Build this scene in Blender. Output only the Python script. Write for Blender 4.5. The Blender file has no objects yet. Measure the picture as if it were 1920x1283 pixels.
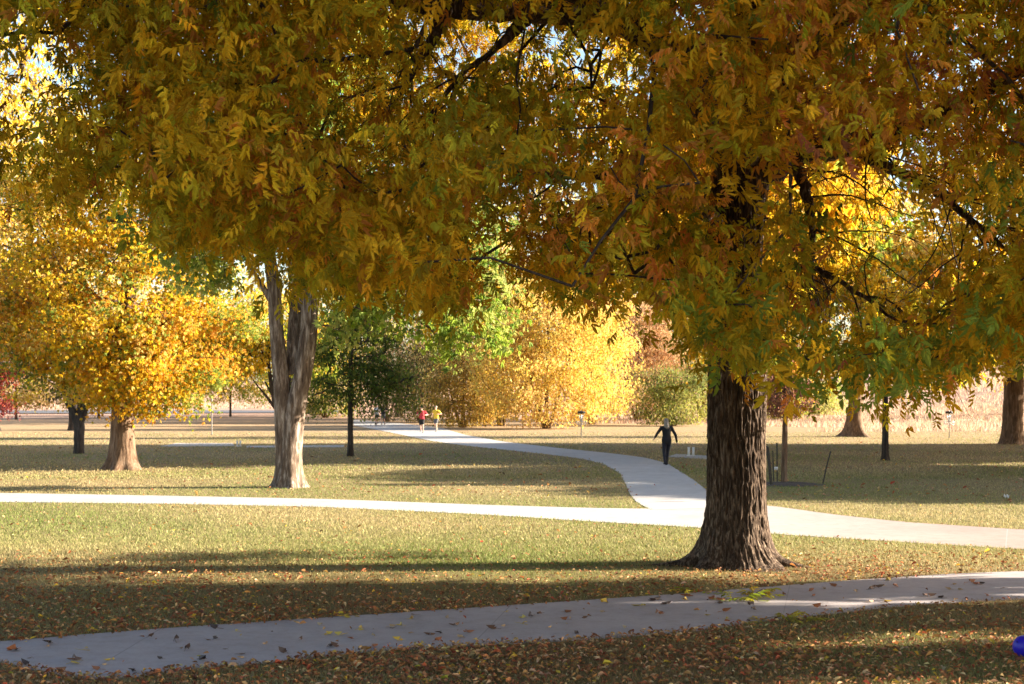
import bpy, bmesh, math, random
import numpy as np
from mathutils import Vector, Matrix

R = math.radians
random.seed(7)
rng = np.random.default_rng(11)
scene = bpy.context.scene
COL = scene.collection

# ------------------------------------------------------------------ camera, sky, sun, exposure
EYE = 2.7                      # camera height
FPX = 2667.0                   # focal length in pixels of the 1920 wide photograph (50 mm)
HOR = 735.0                    # horizon row of the photograph
cam_d = bpy.data.cameras.new('camera')
cam_d.lens = 50.0
cam_d.sensor_width = 36.0
cam_d.shift_y = (HOR - 641.5) / 1920.0
cam_d.clip_start = 0.1
cam_d.clip_end = 3000.0
cam_d.dof.use_dof = True
cam_d.dof.focus_distance = 21.0
cam_d.dof.aperture_fstop = 3.2
cam = bpy.data.objects.new('camera', cam_d)
cam.location = (0, 0, EYE)
cam.rotation_euler = (R(90), 0, 0)
COL.objects.link(cam)
scene.camera = cam

SUN_EL, SUN_BACK = R(19.0), R(4.0)      # low sun from the right, hardly behind the trees
sdir = Vector((math.cos(SUN_EL) * math.cos(SUN_BACK), math.cos(SUN_EL) * math.sin(SUN_BACK), math.sin(SUN_EL)))
world = bpy.data.worlds.new('World')
scene.world = world
world.use_nodes = True
wn = world.node_tree
sky = wn.nodes.new('ShaderNodeTexSky')
sky.sky_type = 'NISHITA'
sky.sun_disc = False
sky.sun_elevation = SUN_EL
sky.sun_rotation = R(90) - SUN_BACK
sky.altitude = 300
sky.air_density = 1.0
sky.dust_density = 1.6
bg = wn.nodes['Background']
bg.inputs['Strength'].default_value = 0.065
wn.links.new(sky.outputs['Color'], bg.inputs['Color'])
sl = bpy.data.lights.new('sun', 'SUN')
sl.energy = 5.0
sl.angle = R(0.5)
sl.color = (1.0, 0.87, 0.70)
sun = bpy.data.objects.new('sun', sl)
sun.rotation_euler = (-sdir).to_track_quat('-Z', 'Y').to_euler()
sun.location = (60, 20, 40)
COL.objects.link(sun)
scene.view_settings.view_transform = 'Standard'
scene.view_settings.look = 'None'
scene.view_settings.gamma = 1.0
scene.view_settings.exposure = 2.42
scene.cycles.max_bounces = 10
scene.cycles.diffuse_bounces = 6
scene.cycles.transmission_bounces = 8
scene.cycles.transparent_max_bounces = 8
scene.cycles.sample_clamp_indirect = 6.0
scene.cycles.use_denoising = True


def at(px, py):
    """ground point seen at a pixel of the photograph"""
    d = FPX * EYE / (py - HOR)
    return ((px - 960.0) / FPX * d, d)


def px_of(x, y):
    return 960.0 + x / y * FPX, HOR + EYE / y * FPX


# ------------------------------------------------------------------ small tools
def tag(o, label=None, cat=None, group=None, kind=None):
    if label: o['label'] = label
    if cat: o['category'] = cat
    if group: o['group'] = group
    if kind: o['kind'] = kind
    return o


def thing(name, label, cat, loc=(0, 0, 0), group=None, rz=0.0):
    o = bpy.data.objects.new(name, None)
    o.empty_display_size = 0.2
    o.location = loc
    o.rotation_euler = (0, 0, rz)
    COL.objects.link(o)
    return tag(o, label, cat, group)


def mesh_np(name, verts, faces, mat, parent=None, tint=None, smooth=False, along=None):
    """faces: an (n,k) int array, or a list of such arrays"""
    me = bpy.data.meshes.new(name)
    verts = np.asarray(verts, dtype=np.float32)
    if not isinstance(faces, list): faces = [faces]
    faces = [np.asarray(f, dtype=np.int32) for f in faces if len(f)]
    tot = np.concatenate([np.full(len(f), f.shape[1], np.int32) for f in faces])
    idx = np.concatenate([f.ravel() for f in faces])
    start = np.concatenate(([0], np.cumsum(tot)[:-1])).astype(np.int32)
    me.vertices.add(len(verts)); me.vertices.foreach_set('co', verts.ravel())
    me.loops.add(len(idx)); me.loops.foreach_set('vertex_index', idx)
    me.polygons.add(len(tot)); me.polygons.foreach_set('loop_start', start); me.polygons.foreach_set('loop_total', tot)
    me.polygons.foreach_set('use_smooth', np.full(len(tot), bool(smooth)))
    me.update(calc_edges=True)
    if tint is not None:
        a = me.attributes.new('tint', 'FLOAT_COLOR', 'POINT')
        c = np.ones((len(verts), 4), np.float32); c[:, :3] = tint
        a.data.foreach_set('color', c.ravel())
    if along is not None:
        a = me.attributes.new('along', 'FLOAT', 'POINT')
        a.data.foreach_set('value', np.asarray(along, np.float32))
    me.materials.append(mat)
    o = bpy.data.objects.new(name, me)
    COL.objects.link(o)
    if parent is not None: o.parent = parent
    return o


def vnoise(u, v, pu, seed=0):
    """smooth value noise, periodic in u with integer period pu"""
    r = np.random.default_rng(seed).random((512, 512))
    u0 = np.floor(u).astype(int); v0 = np.floor(v).astype(int)
    fu = u - u0; fv = v - v0
    fu = fu * fu * (3 - 2 * fu); fv = fv * fv * (3 - 2 * fv)
    a = r[u0 % pu % 512, v0 % 512]; b = r[(u0 + 1) % pu % 512, v0 % 512]
    c = r[u0 % pu % 512, (v0 + 1) % 512]; d = r[(u0 + 1) % pu % 512, (v0 + 1) % 512]
    return (a * (1 - fu) + b * fu) * (1 - fv) + (c * (1 - fu) + d * fu) * fv


# ------------------------------------------------------------------ materials
def new_mat(name):
    m = bpy.data.materials.new(name)
    m.use_nodes = True
    n = m.node_tree.nodes; l = m.node_tree.links
    return m, n, l, n['Principled BSDF']


def noise(n, l, scale, detail=4, rough=0.6, vec=None, dist=0.0):
    t = n.new('ShaderNodeTexNoise')
    t.inputs['Scale'].default_value = scale
    t.inputs['Detail'].default_value = detail
    t.inputs['Roughness'].default_value = rough
    t.inputs['Distortion'].default_value = dist
    if vec is not None: l.new(vec, t.inputs['Vector'])
    return t.outputs['Fac']


def ramp(n, l, fac, stops):
    r = n.new('ShaderNodeValToRGB')
    e = r.color_ramp.elements
    while len(e) < len(stops): e.new(0.5)
    for k, (p, c) in enumerate(stops):
        e[k].position = p; e[k].color = (*c, 1)
    l.new(fac, r.inputs['Fac'])
    return r.outputs['Color']


def mixc(n, l, fac, a, b, mode='MIX'):
    m = n.new('ShaderNodeMix'); m.data_type = 'RGBA'; m.blend_type = mode
    for sock, val in ((m.inputs[0], fac), (m.inputs[6], a), (m.inputs[7], b)):
        if isinstance(val, bpy.types.NodeSocket): l.new(val, sock)
        elif isinstance(val, (int, float)): sock.default_value = val
        else: sock.default_value = (*val, 1)
    return m.outputs[2]


def mapping(n, l, scale):
    tc = n.new('ShaderNodeTexCoord'); mp = n.new('ShaderNodeMapping')
    mp.inputs['Scale'].default_value = scale
    l.new(tc.outputs['Object'], mp.inputs['Vector'])
    return mp.outputs['Vector']


def leaf_mat(name, trans=0.45, rough=0.55, boost=1.25):
    m, n, l, p = new_mat(name)
    a = n.new('ShaderNodeAttribute'); a.attribute_name = 'tint'
    l.new(a.outputs['Color'], p.inputs['Base Color'])
    p.inputs['Roughness'].default_value = rough
    p.inputs['Specular IOR Level'].default_value = 0.18
    t = n.new('ShaderNodeBsdfTranslucent')
    l.new(mixc(n, l, 1.0, a.outputs['Color'], (boost, boost, boost), 'MULTIPLY'), t.inputs['Color'])
    mx = n.new('ShaderNodeMixShader'); mx.inputs[0].default_value = trans
    l.new(p.outputs[0], mx.inputs[1]); l.new(t.outputs[0], mx.inputs[2])
    l.new(mx.outputs[0], n['Material Output'].inputs['Surface'])
    return m


def bark_mat(name, c1, c2, c3, scale=1.0, bump=0.6):
    m, n, l, p = new_mat(name)
    v = mapping(n, l, (14 * scale, 14 * scale, 2.2 * scale))
    f = noise(n, l, 1.0, 6, 0.65, v, 0.4)
    big = noise(n, l, 2.3 * scale, 4)
    c = ramp(n, l, f, [(0.32, c1), (0.5, c2), (0.68, c3)])
    c = mixc(n, l, ramp(n, l, big, [(0.38, (0, 0, 0)), (0.56, (1, 1, 1))]), mixc(n, l, 1.0, c, (0.55, 0.52, 0.5), 'MULTIPLY'), c)
    l.new(c, p.inputs['Base Color'])
    p.inputs['Roughness'].default_value = 0.9
    p.inputs['Specular IOR Level'].default_value = 0.2
    b = n.new('ShaderNodeBump'); b.inputs['Strength'].default_value = bump; b.inputs['Distance'].default_value = 0.03
    l.new(f, b.inputs['Height']); l.new(b.outputs[0], p.inputs['Normal'])
    return m


def plain_mat(name, col, rough=0.6, var=0.15, scale=12.0, metal=0.0):
    m, n, l, p = new_mat(name)
    f = noise(n, l, scale, 4)
    d = tuple(x * (1 - var) for x in col); b = tuple(min(1, x * (1 + var)) for x in col)
    l.new(ramp(n, l, f, [(0.3, d), (0.7, b)]), p.inputs['Base Color'])
    p.inputs['Roughness'].default_value = rough
    p.inputs['Metallic'].default_value = metal
    return m


LEAF = leaf_mat('autumn_leaf', 0.5, 0.72, boost=1.25)
FARLEAF = leaf_mat('distant_leaf', 0.45, boost=1.15)
LITTER = leaf_mat('dry_leaf', 0.15, 0.7, 1.0)
BLADE = leaf_mat('grass_blade', 0.35, 0.6, 1.1)
BARK = bark_mat('furrowed_bark', (0.018, 0.011, 0.007), (0.07, 0.045, 0.029), (0.27, 0.20, 0.145), 1.9, 0.9)
PALE_BARK = bark_mat('pale_bark', (0.05, 0.033, 0.024), (0.16, 0.115, 0.083), (0.46, 0.38, 0.31), 0.8)
BROWN_BARK = bark_mat('brown_bark', (0.06, 0.037, 0.023), (0.16, 0.10, 0.062), (0.27, 0.19, 0.13), 0.8)
DARK_BARK = bark_mat('dark_bark', (0.03, 0.024, 0.02), (0.07, 0.055, 0.045), (0.13, 0.105, 0.085), 1.2)
GREY_TWIG = bark_mat('grey_twig', (0.20, 0.17, 0.15), (0.34, 0.29, 0.26), (0.46, 0.41, 0.38), 1.0, 0.2)


# ------------------------------------------------------------------ terrain
def smooth(a, b, t):
    t = np.clip((t - a) / (b - a), 0, 1)
    return t * t * (3 - 2 * t)


def height(x, y):
    x = np.asarray(x, float); y = np.asarray(y, float)
    h = 6.0 * smooth(160, 430, y)
    right = smooth(16, 60, x - 0.18 * (y - 90)) * smooth(92, 190, y) * 4.2
    return h + right + 0.10 * np.sin(x * 0.11 + 1.0) * np.sin(y * 0.07) * smooth(85, 130, y) * (1 - smooth(140, 170, y) * 0.3)


def hz(x, y):
    return float(height(x, y))


def build_ground():
    xs = np.concatenate([-np.geomspace(900, 61, 22), np.linspace(-60, 60, 121), np.geomspace(61, 900, 22)])
    ys = np.concatenate([np.linspace(-60, 4, 14), np.linspace(5, 170, 166), np.geomspace(172, 1500, 40)])
    X, Y = np.meshgrid(xs, ys)
    Z = height(X, Y)
    v = np.stack([X, Y, Z], -1).reshape(-1, 3)
    nx, ny = len(xs), len(ys)
    i = np.arange(ny - 1)[:, None] * nx + np.arange(nx - 1)[None]
    f = np.stack([i, i + 1, i + nx + 1, i + nx], -1).reshape(-1, 4)
    m, n, l, p = new_mat('lawn')
    tc = n.new('ShaderNodeTexCoord'); sx = n.new('ShaderNodeSeparateXYZ')
    l.new(tc.outputs['Object'], sx.inputs[0])
    mr = n.new('ShaderNodeMapRange'); mr.inputs[1].default_value = 10; mr.inputs[2].default_value = 170
    l.new(sx.outputs['Y'], mr.inputs[0])
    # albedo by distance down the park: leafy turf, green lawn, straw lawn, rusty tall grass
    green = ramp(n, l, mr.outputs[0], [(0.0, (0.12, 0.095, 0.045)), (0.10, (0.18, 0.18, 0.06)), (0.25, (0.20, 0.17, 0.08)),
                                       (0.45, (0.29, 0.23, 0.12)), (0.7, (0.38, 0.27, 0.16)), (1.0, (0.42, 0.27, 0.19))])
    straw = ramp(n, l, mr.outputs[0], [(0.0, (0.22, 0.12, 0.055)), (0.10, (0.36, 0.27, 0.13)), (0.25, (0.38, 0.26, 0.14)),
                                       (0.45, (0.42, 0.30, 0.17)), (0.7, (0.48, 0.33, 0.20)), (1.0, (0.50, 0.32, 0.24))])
    big = noise(n, l, 0.16, 5, 0.6, tc.outputs['Object'])
    fine = noise(n, l, 9.0, 6, 0.75, tc.outputs['Object'])
    mid = noise(n, l, 1.3, 5, 0.7, tc.outputs['Object'])
    ad = n.new('ShaderNodeMath'); ad.operation = 'ADD'; l.new(big, ad.inputs[0]); l.new(mid, ad.inputs[1])
    ad2 = n.new('ShaderNodeMath'); ad2.operation = 'MULTIPLY_ADD'; l.new(fine, ad2.inputs[0]); ad2.inputs[1].default_value = 0.9
    l.new(ad.outputs[0], ad2.inputs[2])
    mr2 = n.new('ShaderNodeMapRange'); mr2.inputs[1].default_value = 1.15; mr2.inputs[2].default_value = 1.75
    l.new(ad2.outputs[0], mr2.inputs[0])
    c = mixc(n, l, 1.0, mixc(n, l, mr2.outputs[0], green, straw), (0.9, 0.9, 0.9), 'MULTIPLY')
    speck = noise(n, l, 22.0, 3, 0.6, tc.outputs['Object'])
    c = mixc(n, l, 1.0, c, ramp(n, l, speck, [(0.3, (0.55, 0.55, 0.55)), (0.6, (1.05, 1.05, 1.05))]), 'MULTIPLY')
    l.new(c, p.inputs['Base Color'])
    p.inputs['Roughness'].default_value = 0.95
    p.inputs['Specular IOR Level'].default_value = 0.1
    b = n.new('ShaderNodeBump'); b.inputs['Strength'].default_value = 0.5; b.inputs['Distance'].default_value = 0.05
    l.new(speck, b.inputs['Height']); l.new(b.outputs[0], p.inputs['Normal'])
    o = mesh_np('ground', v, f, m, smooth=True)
    tag(o, 'wide park lawn of green and straw coloured grass', None, None, 'structure')


build_ground()

# ------------------------------------------------------------------ paths (pixel edges of the photograph, laid on the ground)
A_UP = [(-500, 1206), (-120, 1206), (0, 1205), (170, 1190), (330, 1178), (600, 1160), (960, 1136), (1270, 1115), (1460, 1100), (1585, 1090), (1710, 1082), (1785, 1077), (1920, 1072), (2300, 1062), (2900, 1050)]
A_LO = [(-500, 1222), (-120, 1230), (0, 1241), (50, 1255), (100, 1265), (165, 1274), (260, 1272), (320, 1261), (400, 1252), (500, 1245), (575, 1235), (700, 1222), (850, 1214), (960, 1208), (1110, 1200), (1210, 1192), (1310, 1184), (1385, 1172), (1460, 1162), (1560, 1152), (1660, 1140), (1760, 1132), (1920, 1124), (2300, 1106), (2900, 1082)]
B_UP = [(-700, 918), (0, 925), (300, 930), (600, 936), (900, 947), (1100, 953), (1220, 955), (1330, 946), (1440, 948), (1560, 965), (1700, 980), (1920, 994), (2500, 1022)]
B_LO = [(-700, 932), (0, 942), (300, 945), (600, 951), (900, 965), (1100, 978), (1310, 990), (1450, 1002), (1700, 1018), (1920, 1031), (2500, 1062)]
C_LE = [(663, 797), (740, 813), (807, 827), (873, 836), (940, 843), (1023, 852), (1090, 860), (1130, 870), (1160, 886), (1173, 907), (1180, 925), (1193, 943), (1222, 957)]
C_RI = [(663, 787), (740, 793), (827, 803), (873, 816), (940, 828), (1040, 840), (1140, 850), (1207, 858), (1250, 869), (1273, 883), (1300, 900), (1322, 918), (1390, 952)]


def concrete(name, col, joint=3.0, pink=False):
    m, n, l, p = new_mat(name)
    tc = n.new('ShaderNodeTexCoord')
    f1 = noise(n, l, 0.7, 5, 0.6, tc.outputs['Object']); f2 = noise(n, l, 30, 4, 0.7, tc.outputs['Object']); f3 = noise(n, l, 4.0, 5, 0.65, tc.outputs['Object'])
    c = ramp(n, l, f1, [(0.3, tuple(k * 0.82 for k in col)), (0.7, col)])
    c = mixc(n, l, 1.0, c, ramp(n, l, f2, [(0.3, (0.85, 0.85, 0.85)), (0.7, (1, 1, 1))]), 'MULTIPLY')
    c = mixc(n, l, 1.0, c, ramp(n, l, f3, [(0.30, (0.86, 0.84, 0.82)), (0.55, (1, 1, 1))]), 'MULTIPLY')
    if pink:
        sp = n.new('ShaderNodeSeparateXYZ'); l.new(tc.outputs['Object'], sp.inputs[0])
        mp = n.new('ShaderNodeMapRange'); mp.inputs[1].default_value = 3.0; mp.inputs[2].default_value = 9.0; l.new(sp.outputs['X'], mp.inputs[0])
        c = mixc(n, l, mp.outputs[0], c, mixc(n, l, 1.0, c, (0.74, 0.60, 0.55), 'MULTIPLY'))
    a = n.new('ShaderNodeAttribute'); a.attribute_name = 'along'
    md = n.new('ShaderNodeMath'); md.operation = 'MODULO'; l.new(a.outputs['Fac'], md.inputs[0]); md.inputs[1].default_value = joint
    lt = n.new('ShaderNodeMath'); lt.operation = 'LESS_THAN'; l.new(md.outputs[0], lt.inputs[0]); lt.inputs[1].default_value = 0.018
    c = mixc(n, l, lt.outputs[0], c, tuple(k * 0.62 for k in col))
    l.new(c, p.inputs['Base Color'])
    p.inputs['Roughness'].default_value = 0.85
    b = n.new('ShaderNodeBump'); b.inputs['Strength'].default_value = 0.25; b.inputs['Distance'].default_value = 0.01
    l.new(f2, b.inputs['Height']); l.new(b.outputs[0], p.inputs['Normal'])
    return m


CONC = concrete('concrete', (0.47, 0.45, 0.43))
CONC_CROSS = concrete('reddish_concrete', (0.47, 0.45, 0.43), pink=True)
CONC_NEAR = concrete('old_concrete', (0.41, 0.365, 0.37), 4.2)


def resample(pts, n):
    p = np.array(pts, float)
    s = np.concatenate(([0], np.cumsum(np.hypot(*(p[1:] - p[:-1]).T))))
    t = np.linspace(0, s[-1], n)
    q = np.stack([np.interp(t, s, p[:, 0]), np.interp(t, s, p[:, 1])], -1)
    for _ in range(4):
        q[1:-1] = 0.25 * q[:-2] + 0.5 * q[1:-1] + 0.25 * q[2:]
    return q


def strip(name, left, right, z, mat, label, n=140, cols=6):
    a = resample([at(*q) for q in left], n); b = resample([at(*q) for q in right], n)
    t = np.linspace(0, 1, cols)[None, :, None]
    g = a[:, None] * (1 - t) + b[:, None] * t
    mid = g.mean(1)
    along = np.concatenate(([0], np.cumsum(np.hypot(*(mid[1:] - mid[:-1]).T))))
    Z = height(g[..., 0], g[..., 1]) + z
    top = np.concatenate([g, Z[..., None]], -1)
    skirt_a = top[:, 0].copy(); skirt_a[:, 2] -= 0.12
    skirt_b = top[:, -1].copy(); skirt_b[:, 2] -= 0.12
    full = np.concatenate([skirt_a[:, None], top, skirt_b[:, None]], 1)
    k = cols + 2
    i = np.arange(n - 1)[:, None] * k + np.arange(k - 1)[None]
    f = np.stack([i, i + 1, i + k + 1, i + k], -1).reshape(-1, 4)
    # upward facing
    e1 = full[0, 2] - full[0, 1]; e2 = full[1, 1] - full[0, 1]
    if np.cross(e1, e2)[2] < 0: f = f[:, ::-1]
    o = mesh_np(name, full.reshape(-1, 3), f, mat, along=np.repeat(along, k))
    return tag(o, label, None, None, 'structure')


strip('near_path', A_UP, A_LO, 0.010, CONC_NEAR, 'grey concrete path crossing the leafy grass in front', 220)
strip('cross_path', B_UP, B_LO, 0.008, CONC_CROSS, 'sunlit pale concrete path behind the big tree', 160)
strip('curving_path', C_LE, C_RI, 0.012, CONC, 'concrete path curving away past the walker', 160)


def in_path(x, y, pad=0.0):
    px, py = px_of(x, y)
    padpx = pad * FPX / y * (EYE / y)
    def fn(pts, q, axis):
        p = np.array(pts, float); o = np.argsort(p[:, axis]); p = p[o]
        return np.interp(q, p[:, axis], p[:, 1 - axis])
    a = (py > fn(A_UP, px, 0) - padpx) & (py < fn(A_LO, px, 0) + padpx)
    b = (py > fn(B_UP, px, 0) - padpx) & (py < fn(B_LO, px, 0) + padpx)
    c = (px > fn(C_LE, py, 1) - pad * FPX / y) & (px < fn(C_RI, py, 1) + pad * FPX / y) & (py > 790) & (py < 955)
    return a | b | c


def flat_pad(name, quad, label, mat=CONC, z=0.03):
    g = np.array([at(*q) for q in quad])
    t = np.concatenate([g, (height(g[:, 0], g[:, 1]) + z)[:, None]], 1)
    bt = t.copy(); bt[:, 2] -= 0.1
    v = np.concatenate([t, bt])
    f = np.array([[0, 1, 2, 3], [0, 4, 5, 1], [1, 5, 6, 2], [2, 6, 7, 3], [3, 7, 4, 0]])
    e = np.cross(t[1] - t[0], t[2] - t[0])[2]
    if e < 0: f = f[:, ::-1]
    tag(mesh_np(name, v, f, mat, along=np.ones(8)), label, None, None, 'structure')


flat_pad('tee_pad', [(300, 838), (440, 837), (436, 832), (330, 832)], 'flat concrete pad on the shaded lawn between two trunks')
flat_pad('tee_pad', [(1254, 857), (1350, 863), (1350, 857), (1268, 852.5)], 'flat concrete pad on the lawn beside the walker')
flat_pad('tee_pad', [(462, 840), (645, 839), (645, 836), (462, 837)], 'narrow concrete strip on the shaded lawn behind the forked tree')

# distant road on the left
xs = np.linspace(-160, -20, 30)
rv = []
for x in xs:
    for y in (176.0, 190.0):
        rv.append((x, y + 0.05 * x, hz(x, y + 0.05 * x) + 0.10))
i = np.arange(29) * 2
ROADM = plain_mat('asphalt', (0.09, 0.09, 0.10), 0.9, 0.2, 3)
tag(mesh_np('road', np.array(rv), np.stack([i, i + 2, i + 3, i + 1], -1), ROADM), 'grey road far across the park', None, None, 'structure')


# ------------------------------------------------------------------ tubes and trunks
def tube(path, rad, k=6, cap=True):
    """returns verts, quads of a tapered tube along a polyline"""
    P = np.asarray(path, float); rad = np.asarray(rad, float)
    T = np.gradient(P, axis=0)
    T /= np.linalg.norm(T, axis=1)[:, None] + 1e-9
    ref = np.where(np.abs(T[:, 2:3]) > 0.9, np.array([[1.0, 0, 0]]), np.array([[0, 0, 1.0]]))
    U = np.cross(ref, T)
    for j in range(1, len(U)):
        U[j] = U[j - 1] - T[j] * np.dot(U[j - 1], T[j])
    U /= np.linalg.norm(U, axis=1)[:, None] + 1e-9
    V = np.cross(T, U)
    a = np.linspace(0, 2 * np.pi, k, endpoint=False)
    ring = P[:, None] + rad[:, None, None] * (np.cos(a)[None, :, None] * U[:, None] + np.sin(a)[None, :, None] * V[:, None])
    v = ring.reshape(-1, 3)
    n = len(P)
    i = np.arange(n - 1)[:, None] * k + np.arange(k)[None]
    j = np.arange(n - 1)[:, None] * k + (np.arange(k)[None] + 1) % k
    f = np.stack([i, j, j + k, i + k], -1).reshape(-1, 4)
    return v, f


class Acc:
    def __init__(s): s.v = []; s.f = []; s.n = 0
    def add(s, v, f):
        s.v.append(v); s.f.append(np.asarray(f) + s.n); s.n += len(v)
    def build(s, name, mat, parent=None, smooth=True, **kw):
        return mesh_np(name, np.concatenate(s.v), s.f, mat, parent, smooth=smooth, **kw)


def trunk_tube(acc, path, rad, k=48, step=0.06, flare=0.6, flare_h=0.5, lobes=5, ridge=0.02, cell=0.07, tall=0.28, seed=1, squash=1.0):
    """trunk with a buttressed foot and interlaced bark ridges, as displaced geometry"""
    P = np.asarray(path, float); rad = np.asarray(rad, float)
    s = np.concatenate(([0], np.cumsum(np.linalg.norm(P[1:] - P[:-1], axis=1))))
    n = max(4, int(s[-1] / step))
    t = np.linspace(0, 1, n) ** 1.15 * s[-1]
    C = np.stack([np.interp(t, s, P[:, q]) for q in range(3)], -1)
    for _ in range(6):
        C[1:-1, :2] = 0.25 * C[:-2, :2] + 0.5 * C[1:-1, :2] + 0.25 * C[2:, :2]
    rr = np.interp(t, s, rad)
    a = np.linspace(0, 2 * np.pi, k, endpoint=False)
    A, Tt = np.meshgrid(a, t)
    r0 = np.random.default_rng(seed)
    lob = sum(np.cos(A * q + r0.uniform(0, 6.28)) * w for q, w in ((lobes, 0.5), (lobes + 2, 0.35), (3, 0.35)))
    hgt = C[:, 2:3] - P[0, 2]
    fl = np.exp(-np.maximum(hgt, 0) / flare_h) * flare
    fl2 = np.exp(-np.maximum(hgt, 0) / (flare_h * 0.28)) * flare * 0.8
    per = max(8, int(2 * np.pi * rad[0] / cell))
    u = A / (2 * np.pi) * per
    nz = vnoise(u + 0.9 * vnoise(u * 0.5, Tt / tall * 1.3, max(4, per // 2), seed + 3), Tt / tall, per, seed)
    rg = 1 - np.abs(2 * nz - 1)
    n2 = vnoise(u * 2, Tt / tall * 3, per * 2, seed + 9)
    wob = 0.05 * np.sin(A * 2 + Tt * 0.9 + seed) + 0.03 * np.sin(A * 3 - Tt * 1.3)
    rad2 = rr[:, None] * (1 + wob + fl * (1 + 0.45 * lob) + fl2 * (0.55 + 0.75 * lob)) + ridge * (rg - 0.5) * 1.6 + ridge * 0.5 * (n2 - 0.5)
    v = np.stack([C[:, 0:1] + rad2 * np.cos(A) * squash, C[:, 1:2] + rad2 * np.sin(A), np.repeat(C[:, 2:3], k, 1)], -1).reshape(-1, 3)
    i = np.arange(n - 1)[:, None] * k + np.arange(k)[None]
    j = np.arange(n - 1)[:, None] * k + (np.arange(k)[None] + 1) % k
    acc.add(v, np.stack([i, j, j + k, i + k], -1).reshape(-1, 4))


# ------------------------------------------------------------------ branching: clumps of twigs grown onto limbs
def grow(limbs, targets, r_tip=0.008, seg=0.55, jit=0.07, droop=0.0, root=None, seed=0, up=0.6, r_max=0.25):
    """limbs: list of (path, radii). Returns the limb-free branch polylines with radii."""
    r0 = np.random.default_rng(seed)
    pos, par, fixed = [], [], []
    for path, rad in limbs:
        path = np.asarray(path, float)
        prev = -1
        for q in range(len(path) - 1):
            d = np.linalg.norm(path[q + 1] - path[q]); m = max(1, int(d / seg))
            for w in range(m):
                pos.append(path[q] + (path[q + 1] - path[q]) * w / m); par.append(prev); fixed.append(rad[q] + (rad[q + 1] - rad[q]) * w / m); prev = len(pos) - 1
        pos.append(path[-1]); par.append(prev); fixed.append(rad[-1])
    pos = [np.asarray(p) for p in pos]
    NP = np.zeros((len(pos) + len(targets) * 40, 3)); NP[:len(pos)] = pos
    count = len(pos)
    fixed = list(fixed)
    tgt = np.asarray(targets)
    rt = np.asarray(root if root is not None else pos[-1])
    order = np.argsort(np.linalg.norm(tgt - rt, axis=1))
    chains = []
    for q in order:
        a = tgt[q]
        dv = a - NP[:count]
        d = np.linalg.norm(dv, axis=1)
        cost = d + up * np.maximum(0, -dv[:, 2])
        # prefer nodes nearer the trunk than the target
        cost += 0.6 * np.maximum(0, np.linalg.norm(NP[:count] - rt, axis=1) - np.linalg.norm(a - rt))
        b = int(np.argmin(cost)); st = NP[b].copy(); dist = d[b]
        m = min(30, max(2, int(dist / seg)))
        out = (a - rt); out[2] = 0; out /= np.linalg.norm(out) + 1e-6
        ctrl = (st + a) / 2 + np.array([0, 0, 0.09 * dist]) - out * 0.03 * dist + r0.normal(0, jit * 0.8 * dist, 3)
        ids = [b]
        for w in range(1, m + 1):
            t = w / m
            p = (1 - t) ** 2 * st + 2 * t * (1 - t) * ctrl + t * t * a
            if w < m: p = p + r0.normal(0, jit * 0.35, 3)
            NP[count] = p; par.append(ids[-1]); fixed.append(0.0); ids.append(count); count += 1
        chains.append(ids)
    w = np.zeros(count)
    for ids in chains: w[ids[-1]] += r_tip ** 2.2
    for q in range(count - 1, -1, -1):
        if par[q] >= 0: w[par[q]] += w[q]
    rad = np.minimum(w ** (1 / 2.2), r_max)
    out = []
    for ids in chains:
        r = rad[ids].copy()
        r[0] = min(r[0], r[1] * 1.25)
        if fixed[ids[0]] > 0: r[0] = min(max(fixed[ids[0]] * 0.9, r[1]), r[1] * 1.4)
        out.append((NP[ids], r))
    return out


def branch_mesh(chains, extra=None):
    acc = Acc()
    for p, r in chains:
        k = 4 if r.max() < 0.02 else (6 if r.max() < 0.07 else 9)
        acc.add(*tube(p, r, k))
    if extra:
        for p, r in extra: acc.add(*tube(p, r, 12))
    return acc


def curve(pts, n=10):
    """smooth polyline through points (Catmull-Rom); points may be any dimension"""
    P = np.asarray(pts, float)
    Q = np.concatenate([[2 * P[0] - P[1]], P, [2 * P[-1] - P[-2]]])
    out = []
    for i in range(1, len(Q) - 2):
        for t in np.linspace(0, 1, n, endpoint=False):
            a, b, c, d = Q[i - 1], Q[i], Q[i + 1], Q[i + 2]
            out.append(0.5 * (2 * b + (c - a) * t + (2 * a - 5 * b + 4 * c - d) * t ** 2 + (3 * b - a - 3 * c + d) * t ** 3))
    out.append(P[-1])
    return np.array(out)


# ------------------------------------------------------------------ leaves
def rot_z(a):
    c, s = np.cos(a), np.sin(a); o = np.zeros_like(a); e = np.ones_like(a)
    return np.stack([np.stack([c, -s, o], -1), np.stack([s, c, o], -1), np.stack([o, o, e], -1)], -2)


def rot_y(a):
    c, s = np.cos(a), np.sin(a); o = np.zeros_like(a); e = np.ones_like(a)
    return np.stack([np.stack([c, o, s], -1), np.stack([o, e, o], -1), np.stack([-s, o, c], -1)], -2)


def rot_x(a):
    c, s = np.cos(a), np.sin(a); o = np.zeros_like(a); e = np.ones_like(a)
    return np.stack([np.stack([e, o, o], -1), np.stack([o, c, -s], -1), np.stack([o, s, c], -1)], -2)


def leaflet(length, width, curl=0.15, fold=0.25):
    """6 points, base at the origin, tip along +x, folded along the midrib; two quads share the midrib"""
    x = np.array([0, 0.3, 0.68, 1.0, 0.68, 0.3]) * length
    y = np.array([0, 0.5, 0.36, 0, -0.36, -0.5]) * width
    z = np.abs(y) * fold * 2 - curl * length * (x / length) ** 2
    return np.stack([x, y, z], -1)


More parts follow.
